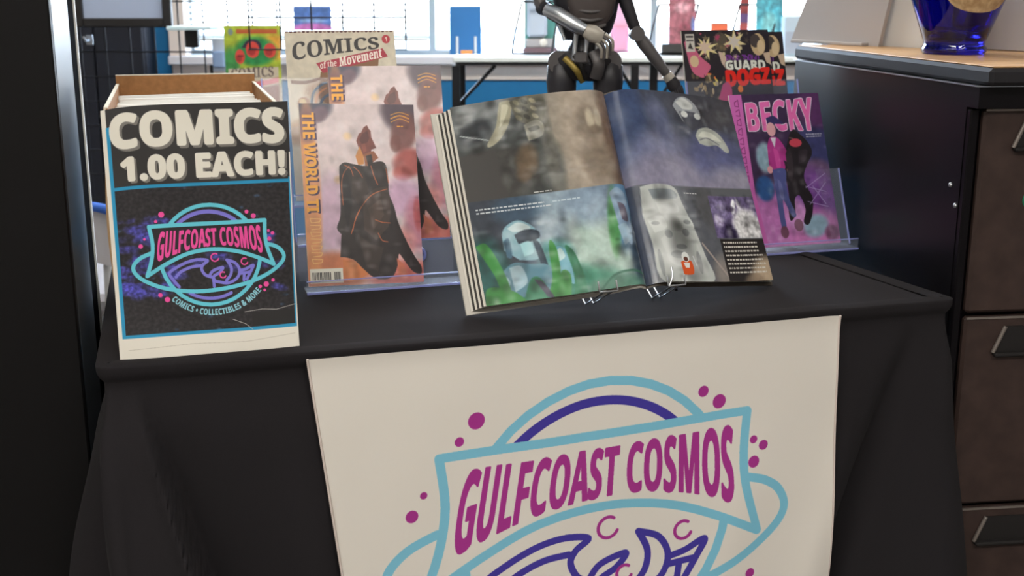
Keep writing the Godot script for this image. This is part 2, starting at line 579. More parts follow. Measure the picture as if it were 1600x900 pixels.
func art_cloak() -> ImageTexture:
	var a := Art.new(380, 586, rgb(222, 198, 196))
	a.soft(120, 180, rgb(222, 204, 204), [
		[0.10, 0.0, 0.22, 0.12, 0, rgb(78, 76, 92), 1.8], [0.92, 0.03, 0.26, 0.16, 0, rgb(92, 78, 88), 1.8], [0.9, 0.16, 0.14, 0.14, 20, rgb(128, 84, 80, 0.95), 1.6], [0.82, 0.22, 0.06, 0.06, 10, rgb(120, 76, 70, 0.8), 1.6],
		[0.93, 0.33, 0.18, 0.10, -20, rgb(190, 110, 104, 0.95), 1.6], [0.86, 0.39, 0.10, 0.05, 10, rgb(196, 112, 106, 0.8), 1.6], [0.86, 0.52, 0.22, 0.14, 0, rgb(208, 168, 196, 0.9), 1.3], [0.98, 0.68, 0.16, 0.2, 0, rgb(202, 130, 148, 0.85), 1.3], [0.98, 0.62, 0.05, 0.12, 0, rgb(190, 90, 90, 0.8), 1.3],
		[0.24, 0.62, 0.2, 0.3, 0, rgb(206, 172, 196, 0.85), 1.3], [0.2, 0.93, 0.4, 0.14, 0, rgb(206, 122, 84, 0.95), 1.6], [0.85, 0.97, 0.4, 0.12, 0, rgb(206, 110, 98, 0.95), 1.6],
		[0.06, 0.5, 0.1, 0.6, 0, rgb(226, 152, 100, 0.95), 1.8], [0.06, 0.12, 0.1, 0.12, 0, rgb(120, 84, 90, 0.8), 1.5], [0.82, 0.78, 0.16, 0.12, 40, rgb(226, 146, 140, 0.8), 1.2], [0.17, 0.06, 0.10, 0.05, -30, rgb(120, 92, 104, 0.8), 1.6],
		[0.4, 0.18, 0.05, 0.03, 0, rgb(232, 196, 140, 0.7)], [0.3, 0.42, 0.05, 0.03, 0, rgb(232, 190, 130, 0.6)], [0.66, 0.15, 0.08, 0.12, 0, rgb(228, 212, 214, 0.8)], [0.25, 0.2, 0.1, 0.16, 0, rgb(226, 206, 208, 0.8)]], 0.05, 4, 0.05)
	var dark := rgb(52, 44, 43)
	# head: helmet-like headdress, jaw and neck
	a.poly([[0.475, 0.205], [0.50, 0.165], [0.52, 0.16], [0.545, 0.13], [0.575, 0.118], [0.59, 0.14], [0.605, 0.15], [0.607, 0.185], [0.63, 0.22], [0.645, 0.245], [0.60, 0.255], [0.60, 0.285], [0.54, 0.30], [0.50, 0.27]], rgb(126, 70, 62))
	a.poly([[0.50, 0.20], [0.53, 0.165], [0.575, 0.15], [0.59, 0.19], [0.57, 0.215], [0.52, 0.22]], rgb(96, 52, 50))
	a.poly([[0.515, 0.225], [0.55, 0.22], [0.56, 0.26], [0.53, 0.275]], rgb(150, 84, 70))
	a.poly([[0.46, 0.29], [0.50, 0.235], [0.53, 0.29], [0.53, 0.335], [0.48, 0.34]], rgb(206, 138, 76))
	a.poly([[0.53, 0.28], [0.62, 0.262], [0.66, 0.30], [0.60, 0.33], [0.54, 0.35]], rgb(150, 92, 66))
	a.poly([[0.55, 0.29], [0.60, 0.28], [0.61, 0.33], [0.57, 0.36]], dark)
	# cloak: sloping shoulders, wide skirts and a long train to the right
	a.poly(Art.curve([[0.315, 0.345], [0.36, 0.325], [0.44, 0.335], [0.52, 0.345]], 4) + Art.curve([[0.56, 0.345], [0.62, 0.325], [0.69, 0.322], [0.725, 0.35], [0.735, 0.43], [0.735, 0.50], [0.775, 0.58], [0.80, 0.66], [0.86, 0.76], [0.93, 0.855], [0.985, 0.915], [0.975, 0.955], [0.90, 0.935], [0.82, 0.86], [0.79, 0.84], [0.775, 0.90], [0.72, 0.965], [0.60, 0.975], [0.50, 0.935], [0.41, 0.87], [0.34, 0.85], [0.28, 0.845]], 4) + Art.curve([[0.30, 0.72], [0.265, 0.685], [0.30, 0.62], [0.31, 0.50], [0.31, 0.42], [0.315, 0.345]], 4), dark)
	a.poly([[0.34, 0.36], [0.39, 0.40], [0.41, 0.55], [0.36, 0.70], [0.335, 0.60]], rgb(38, 33, 34))
	a.poly([[0.50, 0.52], [0.62, 0.47], [0.72, 0.46], [0.75, 0.56], [0.72, 0.68], [0.60, 0.76], [0.50, 0.70]], rgb(70, 57, 52))
	a.poly([[0.54, 0.58], [0.66, 0.53], [0.68, 0.62], [0.58, 0.70]], rgb(84, 68, 60))
	a.poly([[0.42, 0.37], [0.52, 0.38], [0.56, 0.48], [0.46, 0.56], [0.41, 0.50]], rgb(64, 53, 49))
	a.poly([[0.44, 0.72], [0.55, 0.78], [0.66, 0.80], [0.60, 0.93], [0.50, 0.90]], rgb(64, 54, 50))
	a.poly([[0.30, 0.86], [0.42, 0.88], [0.52, 0.945], [0.34, 0.99], [0.30, 0.93]], rgb(214, 130, 80))
	a.poly([[0.77, 0.86], [0.83, 0.90], [0.86, 0.96], [0.78, 0.98]], rgb(206, 118, 92))
	for s in [[[0.33, 0.56], [0.325, 0.45], [0.35, 0.385], [0.40, 0.345]], [[0.40, 0.70], [0.44, 0.62], [0.52, 0.545], [0.60, 0.50], [0.72, 0.475]], [[0.385, 0.72], [0.43, 0.64], [0.47, 0.59]], [[0.44, 0.35], [0.48, 0.375], [0.51, 0.41]], [[0.59, 0.345], [0.61, 0.40], [0.64, 0.45]], [[0.72, 0.36], [0.735, 0.44]], [[0.60, 0.645], [0.66, 0.66], [0.73, 0.665]], [[0.62, 0.72], [0.65, 0.76], [0.70, 0.77]], [[0.36, 0.34], [0.41, 0.36], [0.43, 0.40]]]:
		a.stroke(Art.curve(s, 5), 2.6, rgb(206, 108, 66))
	a.mottle(0.25, 0.1, 1.0, 1.0, 128, 0.112, 0.05, 81)
	a.mottle(0.3, 0.35, 0.75, 0.95, 48, 0.154, 0.05, 82)
	a.blur(2)
	# lettering down the left edge
	a.text("THE WORLD TI", func(p: Vector2) -> Vector2: return Vector2(0.022 + p.y * 0.1 + 0.012, 0.05 + p.x * 0.545 + 0.006), rgb(70, 48, 80), 4.0)
	a.text("THE WORLD TI", func(p: Vector2) -> Vector2: return Vector2(0.022 + p.y * 0.1, 0.05 + p.x * 0.545), rgb(246, 172, 58), 2.0)
	# pale broken strokes below the lettering
	for i in 7:
		var y := 0.63 + i * 0.037
		a.stroke([[0.04, y], [0.13, y + 0.004], [0.12, y + 0.02], [0.05, y + 0.024]], 2.4, rgb(244, 196, 128), i % 2 == 0)
	# badge and bar code
	for i in 3: a.stroke(Art.curve([[0.79, 0.06 + i * 0.02], [0.87, 0.045 + i * 0.018], [0.95, 0.06 + i * 0.02]], 4), 4.0 if i == 1 else 2.5, rgb(226, 156, 66))
	a.scribble(0.84, 0.115, 0.90, 0.135, 1, rgb(230, 160, 70), 10)
	a.rect(0.015, 0.905, 0.295, 0.985, rgb(232, 228, 214))
	var r := RandomNumberGenerator.new()
	r.seed = 2
	var x := 0.035
	while x < 0.275:
		var w := r.randf_range(0.003, 0.009)
		if absf(x - 0.2) > 0.008: a.rect(x, 0.925, x + w, 0.968, rgb(40, 38, 38))
		x += w + r.randf_range(0.003, 0.007)
	return a.done()

func art_movement() -> ImageTexture:
	var a := Art.new(380, 586, rgb(205, 194, 172))
	a.soft(90, 140, rgb(206, 195, 174), [[0.55, 0.6, 0.5, 0.34, 0, rgb(136, 96, 62, 0.9), 1.2], [0.3, 0.36, 0.2, 0.08, 0, rgb(150, 104, 66, 0.8), 1.3], [0.1, 0.6, 0.2, 0.1, 0, rgb(170, 130, 92, 0.9), 1.4]], 0.04, 8, 0.1)
	for i in 26: a.oval(0.02 + i * 0.038, 0.005, 0.015, 0.006, rgb(92, 50, 48) if i % 3 else rgb(150, 120, 104))
	a.poly([[0.30, 0.245], [0.42, 0.22], [0.84, 0.165], [0.83, 0.21], [0.62, 0.42], [0.40, 0.46], [0.26, 0.40]], rgb(130, 90, 58))
	a.poly(Art.curve([[0.03, 0.29], [0.16, 0.295], [0.30, 0.275], [0.30, 0.29], [0.16, 0.315], [0.03, 0.31]], 4), rgb(120, 78, 54))
	a.poly([[0.265, 0.192], [0.88, 0.108], [0.925, 0.158], [0.32, 0.252]], rgb(166, 42, 60))
	a.line("of the", 0.30, 0.186, 0.45, 0.226, rgb(238, 226, 214), 0.5, "Droid Serif", 700, -0.016)
	a.line("Movement", 0.475, 0.158, 0.87, 0.215, rgb(240, 230, 218), 1.0, "Droid Serif", 700, -0.052)
	a.text("COMICS", func(p: Vector2) -> Vector2:
		var big := lerpf(0.108, 0.07, p.x)
		return Vector2(0.06 + p.x * 0.79, 0.182 - 0.072 * pow(p.x, 0.7) - p.y * big), rgb(44, 40, 40), 1.0, "Droid Serif", 700)
	a.oval(0.918, 0.053, 0.038, 0.026, rgb(180, 50, 60))
	a.line("1", 0.908, 0.04, 0.928, 0.066, rgb(236, 220, 206))
	for q in [[[0.19, 0.46], [0.22, 0.37], [0.30, 0.32], [0.34, 0.31]], [[0.26, 0.46], [0.31, 0.40], [0.40, 0.37], [0.48, 0.36]]]: a.stroke(Art.curve(q, 5), 9.0, rgb(48, 72, 98))
	a.stroke(Art.curve([[0.23, 0.45], [0.26, 0.38], [0.34, 0.34]], 5), 6.0, rgb(190, 116, 58))
	a.oval(0.13, 0.44, 0.06, 0.05, rgb(156, 108, 68))
	a.oval(0.12, 0.42, 0.03, 0.02, rgb(206, 176, 120))
	return a.done()

func art_faces() -> ImageTexture:
	var a := Art.new(200, 300, rgb(166, 182, 60))
	a.soft(60, 90, rgb(164, 178, 58), [[0.9, 0.25, 0.3, 0.18, 0, rgb(214, 156, 60), 1.5], [0.55, 0.3, 0.45, 0.2, 0, rgb(44, 130, 72), 2.0], [0.1, 0.45, 0.2, 0.25, 0, rgb(64, 134, 70), 1.4], [0.5, 0.9, 0.9, 0.4, 0, rgb(196, 180, 158), 3.0]], 0.1)
	a.rect(0.22, 0.045, 0.95, 0.095, rgb(178, 90, 52))
	a.oval(0.12, 0.075, 0.045, 0.04, rgb(120, 134, 130))
	a.poly(Art.curve([[0.30, 0.26], [0.42, 0.17], [0.62, 0.18], [0.66, 0.28], [0.5, 0.26]], 4), rgb(52, 44, 62))
	for f in [[0.27, 0.36, 0.085, 0.085], [0.5, 0.28, 0.12, 0.095], [0.81, 0.29, 0.11, 0.085]]:
		a.oval(f[0], f[1], f[2], f[3], rgb(206, 72, 62))
		a.oval(f[0] - 0.02, f[1] + 0.02, f[2] * 0.6, f[3] * 0.5, rgb(160, 52, 50))
		a.oval(f[0] + f[2] * 0.1, f[1] - f[3] * 0.1, f[2] * 0.7, f[3] * 0.14, rgb(110, 40, 46))
	a.poly([[0.05, 0.5], [0.95, 0.48], [0.95, 1.0], [0.05, 1.0]], rgb(196, 182, 160))
	a.line("COMICS", 0.1, 0.5, 0.86, 0.62, rgb(84, 70, 72), 0.0, "Droid Serif", 700, -0.03)
	a.poly([[0.45, 0.66], [0.95, 0.60], [0.95, 0.66], [0.5, 0.72]], rgb(206, 116, 120))
	a.poly([[0.4, 0.75], [0.95, 0.68], [0.95, 1.0], [0.3, 1.0]], rgb(140, 92, 78))
	return a.done()

func art_becky() -> ImageTexture:
	var a := Art.new(400, 616, rgb(120, 70, 130))
	a.soft(100, 150, rgb(58, 40, 72), [[0.85, 0.4, 0.3, 0.25, 0, rgb(62, 66, 112, 0.9), 1.6], [0.85, 0.52, 0.22, 0.1, 0, rgb(110, 84, 116, 0.9), 1.5], [0.75, 0.7, 0.4, 0.25, 0, rgb(120, 70, 150, 0.9), 1.5],
		[0.4, 0.95, 0.9, 0.25, 0, rgb(198, 122, 182), 2.4], [0.28, 0.8, 0.3, 0.25, 0, rgb(190, 116, 182, 0.9), 1.5], [0.3, 0.42, 0.12, 0.12, 0, rgb(132, 160, 176), 2.0], [0.25, 0.62, 0.12, 0.1, 0, rgb(44, 84, 140), 2.0], [0.55, 0.8, 0.15, 0.14, 0, rgb(206, 150, 206, 0.8), 1.4],
		[0.75, 0.88, 0.18, 0.09, -20, rgb(142, 170, 190), 1.6], [0.92, 0.93, 0.1, 0.06, 0, rgb(128, 82, 116), 1.4], [0.95, 0.1, 0.3, 0.16, 0, rgb(88, 50, 96), 1.6]], 0.05, 5, 0.1)
	a.poly([[0, 0], [0.135, 0], [0.135, 0.66], [0.2, 1.0], [0.0, 1.0]], rgb(200, 102, 176))
	for i in 9: a.stroke([[0.05, 0.05 + i * 0.062], [0.09, 0.035 + i * 0.062], [0.09, 0.08 + i * 0.062], [0.05, 0.075 + i * 0.062]], 3.4, rgb(126, 40, 104), i % 3 != 1)
	for g in [[8.0, rgb(236, 226, 238)], [2.0, rgb(204, 36, 126)]]:
		a.text("BECKY", func(p: Vector2) -> Vector2: return Vector2(0.165 + p.x * 0.745, 0.055 - 0.025 * p.x + (1.0 - p.y) * (0.185 + 0.035 * p.x)), g[1], g[0])
	a.text("BECKY", func(p: Vector2) -> Vector2: return Vector2(0.165 + p.x * 0.745, 0.055 - 0.025 * p.x + (1.0 - p.y) * (0.185 + 0.035 * p.x)), rgb(224, 104, 172), 0.0)
	a.scribble(0.79, 0.268, 0.98, 0.30, 2, rgb(206, 204, 216), 3)
	# dark furry figure
	var fur := rgb(36, 31, 36)
	a.poly(Art.curve([[0.55, 0.36], [0.60, 0.28], [0.66, 0.24], [0.72, 0.27], [0.80, 0.33], [0.83, 0.40], [0.76, 0.47], [0.70, 0.55], [0.72, 0.63], [0.76, 0.70], [0.73, 0.80], [0.67, 0.87], [0.62, 0.85], [0.66, 0.77], [0.62, 0.68], [0.56, 0.70], [0.54, 0.80], [0.48, 0.84], [0.47, 0.78], [0.50, 0.66], [0.49, 0.52]], 5), fur)
	a.oval(0.66, 0.33, 0.07, 0.028, rgb(190, 66, 84))
	a.stroke([[0.60, 0.295], [0.64, 0.30]], 2.0, rgb(190, 130, 130))
	# walker in a cap and jacket
	a.poly(Art.curve([[0.37, 0.16], [0.45, 0.145], [0.50, 0.165], [0.56, 0.20], [0.48, 0.20], [0.38, 0.20]], 4), rgb(50, 44, 92))
	a.oval(0.41, 0.235, 0.05, 0.046, rgb(214, 160, 166))
	a.poly(Art.curve([[0.34, 0.35], [0.38, 0.29], [0.46, 0.29], [0.52, 0.34], [0.58, 0.44], [0.57, 0.48], [0.50, 0.44], [0.50, 0.50], [0.36, 0.50], [0.33, 0.46]], 4), rgb(170, 52, 132))
	a.poly([[0.39, 0.29], [0.45, 0.29], [0.42, 0.36]], rgb(206, 196, 214))
	a.oval(0.335, 0.50, 0.03, 0.025, rgb(212, 150, 156))
	a.oval(0.55, 0.51, 0.03, 0.03, rgb(216, 156, 160))
	a.poly(Art.curve([[0.36, 0.50], [0.50, 0.50], [0.49, 0.60], [0.50, 0.70], [0.55, 0.80], [0.50, 0.81], [0.43, 0.70], [0.42, 0.80], [0.42, 0.88], [0.37, 0.88], [0.36, 0.72]], 4), rgb(76, 82, 136))
	a.oval(0.395, 0.91, 0.045, 0.04, rgb(112, 70, 92))
	a.oval(0.56, 0.87, 0.05, 0.04, rgb(130, 90, 112))
	a.poly(Art.curve([[0.53, 0.40], [0.58, 0.36], [0.60, 0.46], [0.56, 0.58], [0.52, 0.56]], 4), rgb(54, 46, 52))
	a.poly(Art.curve([[0.68, 0.38], [0.78, 0.38], [0.74, 0.45], [0.66, 0.47]], 4), rgb(50, 42, 50))
	a.poly(Art.curve([[0.40, 0.36], [0.45, 0.38], [0.46, 0.48], [0.41, 0.49]], 4), rgb(196, 74, 152))
	a.poly(Art.curve([[0.40, 0.56], [0.44, 0.60], [0.44, 0.70], [0.40, 0.68]], 4), rgb(104, 108, 160))
	a.mottle(0.14, 0.2, 1.0, 1.0, 128, 0.126, 0.05, 91)
	a.blur(1)
	# pale lightning at the right
	for s in [[[0.70, 0.63], [0.94, 0.54]], [[0.70, 0.62], [0.92, 0.66]], [[0.72, 0.74], [0.93, 0.60]], [[0.70, 0.72], [0.92, 0.76]], [[0.78, 0.62], [0.90, 0.74]]]: a.stroke(s, 2.2, rgb(176, 158, 206))
	return a.done()

func art_burst() -> ImageTexture:
	var a := Art.new(400, 616, rgb(34, 28, 34))
	a.map = Transform2D(Vector2(a.W, 0), Vector2(0, a.H * 0.82), Vector2.ZERO)
	a.poly(Art.curve([[0.02, 0.10], [0.10, 0.06], [0.16, 0.18], [0.22, 0.24], [0.30, 0.30], [0.26, 0.36], [0.20, 0.40], [0.10, 0.36], [0.06, 0.28]], 4), rgb(206, 100, 132))
	a.oval(0.12, 0.26, 0.05, 0.05, rgb(216, 190, 150))
	a.rect(0.04, 0.03, 0.14, 0.18, rgb(206, 200, 190))
	for k in [[0.05, 0.045, 0.13, 0.06], [0.05, 0.08, 0.13, 0.09]]: a.rect(k[0], k[1], k[2], k[3], rgb(50, 44, 46))
	a.poly([[0.06, 0.15], [0.09, 0.10], [0.12, 0.16]], rgb(50, 44, 46))
	a.star(0.27, 0.15, 0.15, 0.05, 7, rgb(226, 210, 150), 0.7, 0.3)
	a.star(0.25, 0.14, 0.10, 0.04, 6, rgb(214, 190, 170), 0.7)
	a.oval(0.44, 0.10, 0.08, 0.08, rgb(86, 78, 62))
	a.star(0.60, 0.10, 0.14, 0.055, 7, rgb(222, 206, 150), 0.8)
	a.star(0.595, 0.10, 0.09, 0.04, 6, rgb(206, 196, 186), 0.8, 0.2)
	for o in [[0.9, 0.125, 0.085, 0.095]]:
		a.oval(o[0] - 0.03, o[1], o[2], o[3], rgb(196, 170, 128))
		a.oval(o[0] - 0.06, o[1] - 0.03, o[2] * 0.7, o[3] * 0.6, rgb(70, 62, 56), -0.5)
		a.oval(o[0] + 0.0, o[1] + 0.02, o[2] * 0.5, o[3] * 0.6, rgb(210, 186, 146))
	a.poly([[0.40, 0.18], [0.45, 0.19], [0.55, 0.30], [0.50, 0.36], [0.43, 0.28]], rgb(204, 180, 160))
	a.poly([[0.92, 0.20], [1.0, 0.19], [1.0, 0.30], [0.95, 0.28]], rgb(200, 176, 150))
	for i in 9:
		var x := 0.49 + i * 0.043
		a.stroke([[x, 0.255], [x, 0.215], [x + 0.028, 0.215 + 0.02 * (i % 2)], [x + 0.028, 0.255]], 4.5, rgb(130, 56, 160), i % 3 == 0)
	a.line("GUARD", 0.475, 0.26, 0.93, 0.335, rgb(30, 28, 32), 8.0)
	a.line("GUARD", 0.475, 0.26, 0.93, 0.335, rgb(226, 228, 216), 3.5)
	a.line("DOGZ", 0.47, 0.345, 0.97, 0.475, rgb(226, 40, 26), 9.0, "Droid Sans", 700, -0.02)
	a.oval(0.30, 0.40, 0.06, 0.03, rgb(230, 120, 50), 0.5)
	a.oval(0.34, 0.44, 0.03, 0.03, rgb(210, 190, 90))
	var r := RandomNumberGenerator.new()
	r.seed = 8
	for i in 40:
		a.oval(r.randf_range(0.08, 0.44), r.randf_range(0.38, 0.62), r.randf_range(0.01, 0.04), r.randf_range(0.006, 0.02), [rgb(150, 126, 84), rgb(96, 84, 62), rgb(170, 150, 116), rgb(60, 54, 46)][i % 4], r.randf() * 3.0)
	for i in 46:
		var q := Vector2(r.randf_range(0.16, 0.92), r.randf_range(0.01, 0.24))
		a.star(q.x, q.y, r.randf_range(0.012, 0.05), r.randf_range(0.004, 0.016), 4 + i % 4, [rgb(120, 104, 76), rgb(206, 190, 150), rgb(74, 64, 54), rgb(168, 60, 96), rgb(48, 44, 46)][i % 5], 0.9, r.randf() * 3.0)
	a.star(0.27, 0.15, 0.15, 0.05, 7, rgb(226, 210, 150), 0.7, 0.3)
	a.star(0.25, 0.14, 0.10, 0.04, 6, rgb(214, 190, 170), 0.7)
	a.star(0.60, 0.10, 0.14, 0.055, 7, rgb(222, 206, 150), 0.8)
	a.star(0.595, 0.10, 0.09, 0.04, 6, rgb(206, 196, 186), 0.8, 0.2)
	a.rect(0.04, 0.03, 0.14, 0.18, rgb(206, 200, 190))
	for k in [[0.05, 0.045, 0.13, 0.06], [0.05, 0.08, 0.13, 0.09]]: a.rect(k[0], k[1], k[2], k[3], rgb(50, 44, 46))
	a.poly([[0.06, 0.15], [0.09, 0.10], [0.12, 0.16]], rgb(50, 44, 46))
	a.oval(0.87, 0.125, 0.085, 0.095, rgb(196, 170, 128))
	a.oval(0.84, 0.095, 0.06, 0.057, rgb(70, 62, 56), -0.5)
	a.oval(0.90, 0.145, 0.043, 0.057, rgb(210, 186, 146))
	a.poly(Art.curve([[0.42, 0.46], [0.48, 0.44], [0.52, 0.5], [0.5, 0.6], [0.42, 0.62], [0.36, 0.58]], 4), rgb(176, 58, 112))
	a.oval(0.62, 0.5, 0.03, 0.03, rgb(220, 120, 40))
	return a.done()

func art_page_left() -> ImageTexture:
	var a := Art.new(640, 810, rgb(70, 70, 68))
	a.soft(150, 95, rgb(60, 63, 62), [[0.2, 0.15, 0.34, 0.4, -20, rgb(112, 116, 116, 0.95), 1.2], [0.12, 0.30, 0.14, 0.14, -30, rgb(38, 42, 46, 0.95), 1.4], [0.08, 0.1, 0.1, 0.1, 0, rgb(126, 130, 130, 0.8), 1.2], [0.66, 0.5, 0.14, 1.0, 0, rgb(156, 146, 132, 0.95), 1.5], [0.8, 0.5, 0.2, 1.0, 0, rgb(172, 158, 142, 0.95), 1.4], [1.0, 0.5, 0.14, 1.0, 0, rgb(104, 84, 72, 0.95), 1.5],
		[0.82, 0.34, 0.10, 0.26, 0, rgb(120, 108, 96, 0.8), 1.2], [0.83, 0.30, 0.035, 0.14, 0, rgb(186, 174, 152, 0.9), 1.3], [0.88, 0.30, 0.03, 0.14, 0, rgb(180, 168, 148, 0.9), 1.3], [0.85, 0.42, 0.06, 0.06, 0, rgb(120, 106, 92, 0.8), 1.3], [0.84, 0.75, 0.14, 0.3, 0, rgb(120, 106, 92, 0.8), 1.2],
		[0.2, 0.75, 0.34, 0.32, 0, rgb(68, 67, 64, 1.0), 1.8], [0.4, 0.66, 0.09, 0.22, 15, rgb(110, 92, 72, 0.85), 1.3], [0.36, 0.8, 0.06, 0.1, 0, rgb(96, 80, 64, 0.8), 1.3], [0.54, 0.75, 0.10, 0.4, 0, rgb(98, 100, 96, 0.9), 1.3], [0.55, 0.5, 0.05, 0.9, 0, rgb(116, 114, 106, 0.7), 1.3]], 0.05, 6, 0.1, Rect2(0, 0, 1, 0.5))
	a.poly(Art.curve([[0.30, 0.015], [0.37, 0.02], [0.34, 0.12], [0.27, 0.20], [0.20, 0.235], [0.18, 0.22], [0.25, 0.14], [0.28, 0.06]], 5), rgb(160, 156, 134))
	a.poly(Art.curve([[0.31, 0.03], [0.35, 0.04], [0.31, 0.11], [0.27, 0.15]], 5), rgb(196, 192, 168))
	a.poly(Art.curve([[0.36, 0.02], [0.56, 0.0], [0.55, 0.13], [0.48, 0.16], [0.38, 0.12]], 4), rgb(104, 102, 90))
	for i in 9: a.oval(0.40 + (i % 3) * 0.05, 0.03 + (i / 3) * 0.04, 0.022, 0.012, [rgb(138, 134, 112), rgb(72, 72, 66), rgb(158, 152, 128)][i % 3], 0.5)
	a.poly(Art.curve([[0.42, 0.15], [0.50, 0.13], [0.54, 0.16], [0.52, 0.215], [0.43, 0.235]], 4), rgb(156, 154, 140))
	a.poly(Art.curve([[0.44, 0.17], [0.50, 0.16], [0.51, 0.18], [0.45, 0.19]], 4), rgb(96, 96, 90))
	a.stroke([[0.03, 0.155], [0.19, 0.20]], 3.5, rgb(206, 216, 212))
	a.poly([[0.0, 0.26], [0.22, 0.25], [0.25, 0.49], [0.0, 0.49]], rgb(68, 66, 64))
	var low := Rect2(0, 0.49, 1, 0.51)
	a.soft(170, 110, rgb(78, 94, 110), [[0.06, 0.2, 0.4, 0.7, 0, rgb(56, 62, 72), 1.6], [0.55, 0.3, 0.24, 0.7, 0, rgb(146, 164, 176, 0.95), 1.5], [0.74, 0.6, 0.26, 0.6, 0, rgb(176, 200, 188, 0.95), 1.4], [0.72, 0.15, 0.22, 0.3, 0, rgb(138, 158, 178, 0.9), 1.2], [0.93, 0.3, 0.13, 0.45, 10, rgb(88, 134, 174, 0.98), 1.6], [0.99, 0.7, 0.1, 0.5, 0, rgb(58, 74, 92, 0.95), 1.5], [0.845, 0.36, 0.05, 0.42, 8, rgb(78, 150, 78, 0.9), 1.4], [0.35, 0.98, 0.6, 0.34, 0, rgb(40, 122, 92, 0.95), 1.6], [0.78, 1.0, 0.3, 0.16, 0, rgb(92, 134, 116, 0.9), 1.2], [0.04, 0.75, 0.18, 0.5, 0, rgb(38, 90, 86, 0.95), 1.4], [0.46, 0.6, 0.14, 0.2, 0, rgb(84, 160, 150, 0.8), 1.2], [0.28, 0.12, 0.2, 0.2, 0, rgb(62, 84, 104, 0.8), 1.2]], 0.05, 9, 0.1, low)
	# a figure in a pale hooded mask among the leaves
	a.poly(Art.curve([[0.16, 0.745], [0.165, 0.665], [0.20, 0.625], [0.27, 0.605], [0.335, 0.63], [0.372, 0.67], [0.378, 0.74], [0.35, 0.805], [0.24, 0.80]], 5), rgb(132, 170, 182))
	a.poly(Art.curve([[0.20, 0.64], [0.27, 0.615], [0.34, 0.645], [0.30, 0.66], [0.23, 0.66]], 5), rgb(196, 214, 216))
	a.poly(Art.curve([[0.235, 0.675], [0.30, 0.655], [0.375, 0.665], [0.382, 0.70], [0.33, 0.715], [0.25, 0.72]], 4), rgb(46, 56, 68))
	a.poly(Art.curve([[0.26, 0.72], [0.32, 0.715], [0.33, 0.77], [0.27, 0.785]], 4), rgb(160, 206, 212))
	a.poly(Art.curve([[0.335, 0.71], [0.375, 0.73], [0.40, 0.86], [0.36, 0.84]], 4), rgb(40, 56, 70))
	a.poly(Art.curve([[0.165, 0.70], [0.20, 0.69], [0.20, 0.78], [0.17, 0.78]], 4), rgb(72, 104, 124))
	a.poly(Art.curve([[0.08, 0.97], [0.12, 0.86], [0.20, 0.81], [0.30, 0.825], [0.40, 0.84], [0.44, 0.92], [0.42, 0.99]], 5), rgb(88, 132, 148))
	a.poly(Art.curve([[0.17, 0.83], [0.24, 0.83], [0.26, 0.91], [0.18, 0.95]], 5), rgb(160, 190, 202))
	a.poly(Art.curve([[0.09, 0.95], [0.13, 0.87], [0.16, 0.90], [0.13, 0.97]], 5), rgb(166, 198, 208))
	a.poly(Art.curve([[0.43, 0.80], [0.48, 0.755], [0.54, 0.80], [0.58, 0.90], [0.54, 0.95], [0.45, 0.91]], 5), rgb(112, 172, 190))
	a.poly(Art.curve([[0.45, 0.79], [0.49, 0.765], [0.51, 0.81], [0.47, 0.83]], 5), rgb(186, 216, 216))
	a.poly(Art.curve([[0.85, 0.53], [0.91, 0.505], [0.97, 0.56], [0.96, 0.70], [0.93, 0.80], [0.87, 0.72]], 4), rgb(126, 154, 182))
	a.poly(Art.curve([[0.89, 0.58], [0.94, 0.60], [0.94, 0.68], [0.90, 0.67]], 4), rgb(90, 84, 100))
	a.poly(Art.curve([[0.86, 0.70], [0.92, 0.69], [0.94, 0.76], [0.88, 0.80]], 4), rgb(150, 178, 198))
	for s in [[[0.0, 0.71], [0.06, 0.70], [0.11, 0.78], [0.15, 0.90], [0.16, 1.0], [0.12, 1.0], [0.08, 0.86]], [[0.36, 1.0], [0.41, 0.90], [0.42, 0.78], [0.44, 0.72], [0.47, 0.78], [0.46, 0.92], [0.44, 1.0]], [[0.22, 1.0], [0.28, 0.90], [0.34, 0.90], [0.40, 1.0]], [[0.52, 1.0], [0.54, 0.90], [0.52, 0.76], [0.57, 0.80], [0.60, 0.92], [0.60, 1.0]], [[0.0, 1.0], [0.02, 0.92], [0.10, 0.92], [0.18, 0.95], [0.24, 1.0]], [[0.42, 1.0], [0.47, 0.88], [0.52, 0.90], [0.50, 1.0]]]:
		a.poly(Art.curve(s, 5), [rgb(58, 136, 62), rgb(58, 140, 76), rgb(44, 118, 82)][int(s[0][0] * 50) % 3])
	a.poly(Art.curve([[0.30, 0.90], [0.35, 0.92], [0.40, 1.0], [0.36, 0.99]], 4), rgb(66, 66, 84))
	a.stroke(Art.curve([[0.68, 1.0], [0.78, 0.935], [0.9, 0.925], [1.0, 0.95]], 5), 9.0, rgb(64, 112, 92))
	a.mottle(0.0, 0.0, 0.56, 0.25, 72, 0.210, 0.05, 61)
	a.mottle(0.25, 0.25, 0.6, 0.48, 40, 0.112, 0.05, 62)
	a.mottle(0.6, 0.05, 1.0, 0.5, 32, 0.084, 0.06, 63)
	a.mottle(0.0, 0.6, 0.6, 1.0, 120, 0.168, 0.05, 64)
	a.mottle(0.55, 0.52, 1.0, 1.0, 48, 0.098, 0.07, 65)
	a.mottle(0.82, 0.5, 1.0, 0.85, 32, 0.210, 0.04, 66)
	a.blur(3)
	a.scribble(0.04, 0.525, 0.50, 0.56, 2, rgb(198, 204, 208), 4)
	a.scribble(0.50, 0.525, 0.68, 0.545, 1, rgb(186, 200, 208), 5)
	a.scribble(0.40, 0.478, 0.52, 0.49, 1, rgb(186, 186, 180), 6)
	return a.done()

